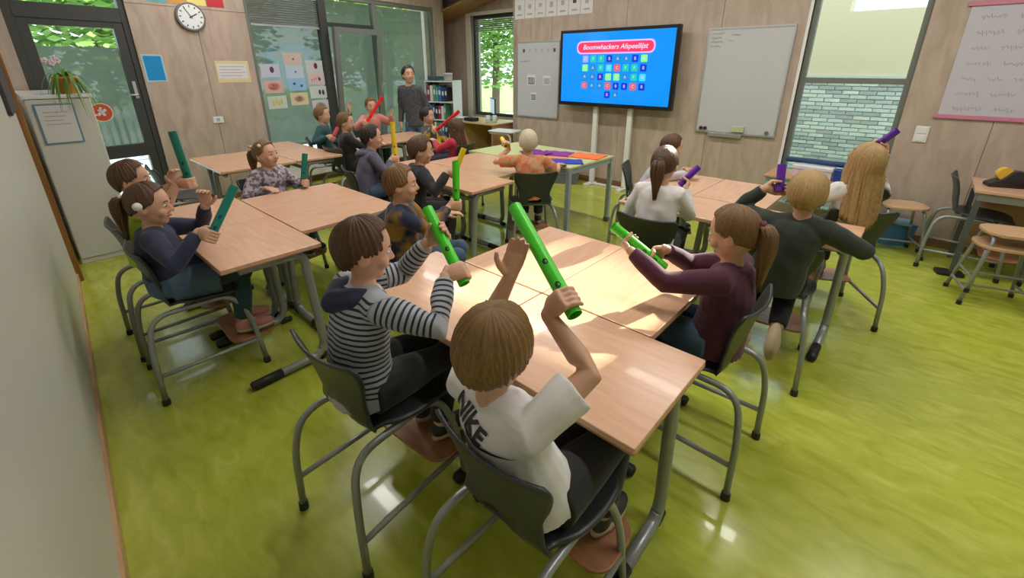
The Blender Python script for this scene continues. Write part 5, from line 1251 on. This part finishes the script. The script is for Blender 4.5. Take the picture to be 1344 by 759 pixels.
on_back(fine(([V((x + 0.055, y + 0.010, 0)) for x, y in sw_], [tuple(range(len(sw_)))]), 3), org, rt, upv, 'shirt_swoosh', M_BLACK)

# 2 boy in the striped hoodie
ta, tb = (-1.055, 0.925, 0.955), (-1.305, 0.975, 1.165); ax = sub(tb, ta)
person('boy in a navy and white striped hoodie holding a green tube in both hands', (-1.300, 0.625), 84, (-1.285, 0.690, 1.095), hy=66, hp=-10, vox=0.006, s=1.02,
    R=dict(g=lerp(ta, tb, 0.12), t=ax, d=(0.1, 0.5, 0.25), pole=(0.8, -0.2, -0.5)), L=dict(g=lerp(ta, tb, 0.66), t=ax, d=(0.35, 0.6, 0.2), pole=(-0.6, -0.2, -0.8)),
    shirt=cloth('breton', (0.36, 0.38, 0.42), 'stripe', (0.014, 0.018, 0.045), 50.0), pants=BLK, hair=('short', 'brown'), extra='hood', hoodm=NAVYC, hem=-0.10)
tube(ta, tb, GREEN, 'green', 'bright green tube held in both hands by the boy in the striped hoodie')

# 3 girl in the maroon sweater
ta, tb = (-0.665, 1.695, 0.872), (-0.855, 1.575, 1.045); ax = sub(tb, ta)
person('girl in a maroon sweater with a blond ponytail, holding a green tube', (-0.440, 1.790), 178, (-0.445, 1.780, 1.058), hy=176, hp=-14, vox=0.0065,
    R=dict(g=lerp(ta, tb, 0.18), t=ax, d=(-0.8, -0.3, -0.1), pole=(0.2, 0.9, -0.7)), L=dict(g=lerp(ta, tb, 0.62), t=ax, d=(-0.7, 0.35, 0.1), pole=(0.2, -0.9, -0.8)),
    shirt=cloth('maroon', (0.070, 0.010, 0.030)), pants=JEANS, hair=('tied', 'lightbrown', 'maroon', 0.27), hem=-0.10)
tube(ta, tb, GREEN, 'green', 'bright green tube held by the girl in the maroon sweater')

# 4 girl in the navy cardigan
ta, tb = (-2.475, 0.525, 0.865), (-2.500, 0.690, 1.100); ax = sub(tb, ta)
person('girl in a navy cardigan and denim skirt holding a dark teal tube, brown ponytail', (-2.800, 0.385), 76, (-2.770, 0.375, 1.020), hy=62, hp=-6, vox=0.0065,
    R=dict(g=lerp(ta, tb, 0.06), t=ax, d=(0.75, 0.3, 0.05), pole=(0.5, -0.6, -0.8)), L=dict(w=(-2.74, 0.60, 0.97), d=(0.15, 0.1, 0.95), n=(0.7, -0.5, 0), curl=0.9, pole=(-0.6, 0.2, -0.8)),
    shirt=NAVYC, pants=cloth('teal_leggings', (0.010, 0.040, 0.050)), shoe=mat('shoe_pink', (0.50, 0.20, 0.18), 0.6), hair=('tied', 'brown', 'white', 0.22), hem=0.10, extra='skirt')
tube(ta, tb, TEALT, 'teal', 'dark teal tube held low by the girl in the navy cardigan')
# 5 child in the lime shirt
ta, tb = (-3.040, 0.620, 1.030), (-3.045, 0.600, 1.330); ax = sub(tb, ta)
person('child in a lime shirt half hidden behind the navy cardigan, both arms raised', (-3.365, 0.390), 82, (-3.360, 0.410, 1.045), hy=65, hp=-4,
    R=dict(g=lerp(ta, tb, 0.04), t=ax, d=(0.6, 0.5, 0.3), pole=(0.6, -0.2, -0.8)), L=dict(w=(-3.12, 0.555, 1.030), d=(0.12, 0.08, 0.9), n=(0.7, 0.5, 0), curl=0.9, pole=(-0.2, 0.4, -0.9)),
    shirt=cloth('lime', (0.40, 0.52, 0.04)), sleeve='short', pants=NAVYC, hair=('short', 'brown'))
tube(ta, tb, DGREEN, 'dark green', 'dark green tube raised upright by the child in the lime shirt')
# 6 girl in the flowered blouse
ta, tb = (-3.560, 1.460, 0.760), (-3.590, 1.530, 1.015); ax = sub(tb, ta)
person('girl in a flowered grey-pink blouse with a low ponytail and a white hair clip', (-3.860, 1.330), 20, (-3.850, 1.330, 1.005), hy=30, hp=4,
    R=dict(w=(-3.66, 1.22, 0.78), d=(0.9, 0.3, 0), n=(0, 0, -1)), L=dict(g=lerp(ta, tb, 0.12), t=ax, d=(0.8, 0.2, 0.0)),
    shirt=cloth('flowered', (0.42, 0.36, 0.40), 'blot', (0.12, 0.09, 0.12), 34), pants=JEANS, hair=('tied', 'lightbrown', 'brown'))
tube(ta, tb, DGREEN, 'dark green', 'dark green tube standing on the table before the girl in the flowered blouse')
o = MB().add(ellvf((0, 0, 0), 0.018, 0.012, 0.012)).build('hair_clip', MATS['tie_white']); o.location = (-3.80, 1.275, 1.085); tag(o, 'white hair clip on the head of the girl in the flowered blouse', 'hair clip')
o = MB().add(ellvf((0, 0, 0), 0.022, 0.020, 0.020)).build('hair_bobble', MATS['tie_white'], smooth=True); o.location = (-2.695, 0.318, 1.035); tag(o, 'white bobble in the hair of the girl in the navy cardigan', 'hair bobble')

# 7 child in mustard and navy
ta, tb = (-1.975, 1.690, 0.855), (-1.960, 1.690, 1.150); ax = sub(tb, ta)
person('child in a mustard and navy top holding a green tube, turned towards the screen', (-2.190, 1.465), 42, (-2.130, 1.420, 1.035), hy=48, hp=0,
    R=dict(g=lerp(ta, tb, 0.10), t=ax, d=(0.4, 0.7, 0.0)), L=dict(w=(-2.10, 1.70, 0.80), d=(0.5, 0.7, 0), n=(0, 0, -1)),
    shirt=cloth('mustard_navy', (0.020, 0.026, 0.070), 'blot', (0.32, 0.17, 0.02), 4.5), pants=JEANS, hair=('short', 'lightbrown'))
tube(ta, tb, GREEN, 'green', 'green tube with black dots held upright by the child in mustard and navy')
# 8 child in black
ta, tb = (-2.560, 2.180, 0.880), (-2.500, 2.240, 1.090); ax = sub(tb, ta)
person('child in a black sweater with brown hair at the middle table group', (-2.890, 2.010), 70, (-2.840, 2.100, 1.055), hy=52, hp=-6,
    R=dict(g=lerp(ta, tb, 0.08), t=ax, d=(0.7, 0.5, 0.0)), L=None, shirt=BLK, pants=BLK, hair=('short', 'brown'))
tube(ta, tb, YEL, 'yellow', 'yellow tube leaning over the table edge beside the child in black')
# 9 hooded child
ta, tb = (-3.560, 2.340, 0.815), (-3.560, 2.340, 1.195); ax = sub(tb, ta)
person('child in a grey-purple hooded sweater with dark hair holding a yellow tube upright', (-3.690, 2.090), 70, (-3.700, 2.200, 1.060), hy=58, hp=0,
    R=dict(g=lerp(ta, tb, 0.12), t=ax, d=(0.4, 0.8, 0.0)), L=None, shirt=cloth('grey_purple', (0.095, 0.085, 0.130)), pants=JEANS, hair=('short', 'dark'), extra='hood')
tube(ta, tb, YEL, 'yellow', 'yellow tube held upright by the hooded child')
# 10 fair child in the orange shirt
ta, tb = (-2.760, 2.985, 0.985), (-2.900, 3.080, 1.030); ax = sub(tb, ta)
person('fair-haired child in an orange patterned shirt seen from behind, one arm on the craft table', (-2.490, 3.050), 132, (-2.560, 3.060, 1.030), hy=135, hp=-6, vox=0.009,
    R=dict(w=(-2.50, 3.44, 0.785), d=(0.0, 0.9, -0.1), n=(0, 0, -1)), L=dict(g=lerp(ta, tb, 0.20), t=ax, d=(-0.3, 0.1, 0.9), pole=(-0.5, -0.7, -0.4)),
    shirt=cloth('orange_print', (0.62, 0.17, 0.06), 'blot', (0.50, 0.30, 0.16), 28), sleeve='short', pants=NAVYC, hair=('short', 'fair'))
tube(ta, tb, YEL, 'yellow', 'short yellow tube in the raised left hand of the fair child')
# 11 girl in white with a brown ponytail
ta, tb = (-1.075, 2.815, 0.945), (-0.985, 2.850, 1.072); ax = sub(tb, ta)
person('girl in a white sweater with a brown ponytail seen from behind, holding a purple tube', (-1.120, 2.590), 94, (-1.110, 2.620, 1.105), hy=98, hp=-6,
    R=dict(g=lerp(ta, tb, 0.14), t=ax, d=(-0.1, 0.8, 0.1), pole=(0.35, -0.2, -1.0)), L=dict(w=(-1.36, 2.76, 0.80), d=(-0.6, 0.6, -0.1), n=(0, 0, -1), pole=(-0.35, -0.2, -1.0)),
    shirt=WHT, pants=BLK, hair=('tied', 'brown', 'brown', 0.24))
tube(ta, tb, PURP, 'purple', 'purple tube held by the girl in white with a brown ponytail')
# 12 blond boy in the dark green sweater
ta, tb = (-0.480, 2.640, 1.045), (-0.500, 2.680, 1.180); ax = sub(tb, ta)
person('blond boy in a dark green sweater seen from behind, feet tucked under his chair', (-0.410, 2.560), 96, (-0.345, 2.560, 1.070), hy=100, hp=-10, s=1.06, vox=0.007,
    R=dict(w=(-0.235, 2.76, 0.81), d=(-0.85, 0.4, -0.1), n=(0, 0, -1), pole=(0.9, -0.3, -0.1), thumb=(-0.2, 0.9, 0)), L=dict(g=lerp(ta, tb, 0.10), t=ax, d=(0.0, 0.3, 0.6), pole=(-0.7, 0.1, -0.6)),
    shirt=cloth('dark_green', (0.022, 0.030, 0.022)), pants=BLK, hair=('bowl', 'blond'), legs='tucked', hem=-0.1, shoe=mat('shoe_tan', (0.30, 0.21, 0.12), 0.7))
tube(ta, tb, PURP, 'purple', 'purple tube held up by the blond boy in the dark green sweater')
# 13 long-haired girl
ta, tb = (-0.190, 3.640, 1.190), (-0.105, 3.620, 1.300); ax = sub(tb, ta)
person('girl with long loose blond hair in a white and black top at the tall window', (-0.240, 3.600), 122, (-0.200, 3.500, 1.100), hy=118, hp=-4, s=1.05, hs=1.08,
    R=dict(g=lerp(ta, tb, 0.05), t=ax, d=(0.0, 0.2, 0.9), pole=(-0.3, 0.9, -0.4)), L=dict(w=(-0.50, 3.56, 0.80), d=(-0.8, 0.4, -0.2), n=(0, 0, -1), pole=(-0.5, -0.7, -0.3)),
    shirt=cloth('white_black', (0.66, 0.65, 0.63), 'blot', (0.010, 0.010, 0.012), 3.2), pants=BLK, hair=('long', 'blond'), shoe=mat('shoe_rose', (0.45, 0.25, 0.25), 0.6))
tube(ta, tb, PURP, 'purple', 'purple tube raised beside the head of the long-haired girl')
# 14 child near the screen wall
person('brown-haired child in a pale sweater leaning on the far table near the screen wall', (-1.770, 3.880), 22, (-1.620, 3.930, 0.990), hy=40, hp=-10,
    R=dict(w=(-1.42, 3.82, 0.80), d=(0.9, -0.2, -0.1), n=(0, 0, -1), pole=(0.2, -0.9, -0.2)), L=dict(w=(-1.50, 4.00, 0.80), d=(0.9, 0.1, 0), n=(0, 0, -1)), shirt=cloth('pale_lilac', (0.50, 0.48, 0.54)), pants=JEANS, hair=('short', 'brown'), vox=0.01)
# far group with the red tubes
ta, tb = (-5.390, 2.640, 0.790), (-5.360, 2.740, 0.960); ax = sub(tb, ta)
person('boy in a dark teal top with light hair sitting before the pane with drawings', (-5.640, 2.690), 52, (-5.600, 2.680, 1.095), hy=40, vox=0.011, R=dict(g=lerp(ta, tb, 0.2), t=ax, d=(0.6, 0.3, 0.1)), L=None, shirt=cloth('dark_teal', (0.015, 0.065, 0.075)), pants=NAVYC, hair=('short', 'lightbrown'))
tube(ta, tb, (0.75, 0.10, 0.14), 'pale red', 'red tube with a pale stripe in the lap of the boy in the teal top')
person('child in a black top raising one open hand at the far table', (-4.900, 2.610), 62, (-4.830, 2.570, 1.075), hy=42, hp=-4, vox=0.011, R=dict(w=(-4.72, 2.85, 0.82), d=(0.6, 0.6, 0), n=(0, 0, -1)), L=dict(w=(-5.00, 2.72, 1.17), d=(-0.05, 0.1, 0.95), n=(0.8, 0.5, 0), pole=(-0.7, 0.2, -0.6)), shirt=BLK, pants=BLK, hair=('short', 'mid'))
ta, tb = (-5.720, 3.270, 0.840), (-5.520, 3.510, 1.280); ax = sub(tb, ta)
person('child in a pink top behind the far table holding a long red tube', (-6.020, 3.590), -10, (-5.930, 3.570, 1.130), hy=-15, vox=0.011, R=dict(g=lerp(ta, tb, 0.20), t=ax, d=(0.8, -0.2, 0.1)), L=dict(w=(-5.76, 3.76, 1.00), d=(0.6, 0.1, 0.6), n=(0, -0.8, 0.3)), shirt=cloth('salmon', (0.60, 0.24, 0.20)), pants=JEANS, hair=('short', 'lightbrown'), s=1.05)
tube(ta, tb, REDT, 'red', 'long red tube held aslant by the child in pink')
ta, tb = (-4.530, 3.570, 0.890), (-4.200, 3.705, 1.155); ax = sub(tb, ta)
person('boy in a yellow vest over dark sleeves with dark hair at the far table', (-4.790, 3.800), 34, (-4.800, 3.690, 1.060), hy=28, vox=0.011, R=dict(g=lerp(ta, tb, 0.05), t=ax, d=(0.7, -0.2, 0.1)), L=None, shirt=cloth('yellow_vest', (0.55, 0.33, 0.02), 'blot', (0.06, 0.05, 0.05), 7), pants=NAVYC, hair=('short', 'dark'))
tube(ta, tb, REDT, 'red', 'long red tube pointing up between the yellow vest and the girl in red')
person('girl in a red sweater with loose brown hair facing the far group', (-4.110, 3.560), 195, (-4.060, 3.520, 0.985), hy=205, hp=-6, vox=0.010, R=dict(w=(-4.33, 3.68, 0.80), d=(-0.9, 0, 0), n=(0, 0, -1)), L=dict(w=(-4.34, 3.42, 0.82), d=(-0.8, 0.1, 0.2), n=(0, 0, -1)), shirt=cloth('raspberry', (0.50, 0.025, 0.055)), pants=NAVYC, hair=('long', 'brown'))
# standing adult
person('adult in a dark patterned blouse and jeans standing behind the far table', (-5.700, 4.170), -48, (-5.730, 4.110, 1.550), hy=-15, hp=4, s=1.15, hs=1.12, vox=0.011, legs='stand', adult=True, R=dict(w=(-5.87, 4.01, 0.86), d=(0.05, -0.05, -0.95), n=(0.3, 0.3, 0), pole=(-0.4, 0.4, 0)), L=dict(w=(-5.56, 4.34, 0.86), d=(0.05, -0.05, -0.95), n=(-0.4, 0.1, 0), pole=(0.2, 0.5, 0)),
    shirt=cloth('slate_print', (0.040, 0.046, 0.058), 'blot', (0.075, 0.072, 0.075), 40), pants=cloth('blue_jeans', (0.07, 0.15, 0.26)), hair=('short', 'dark'))
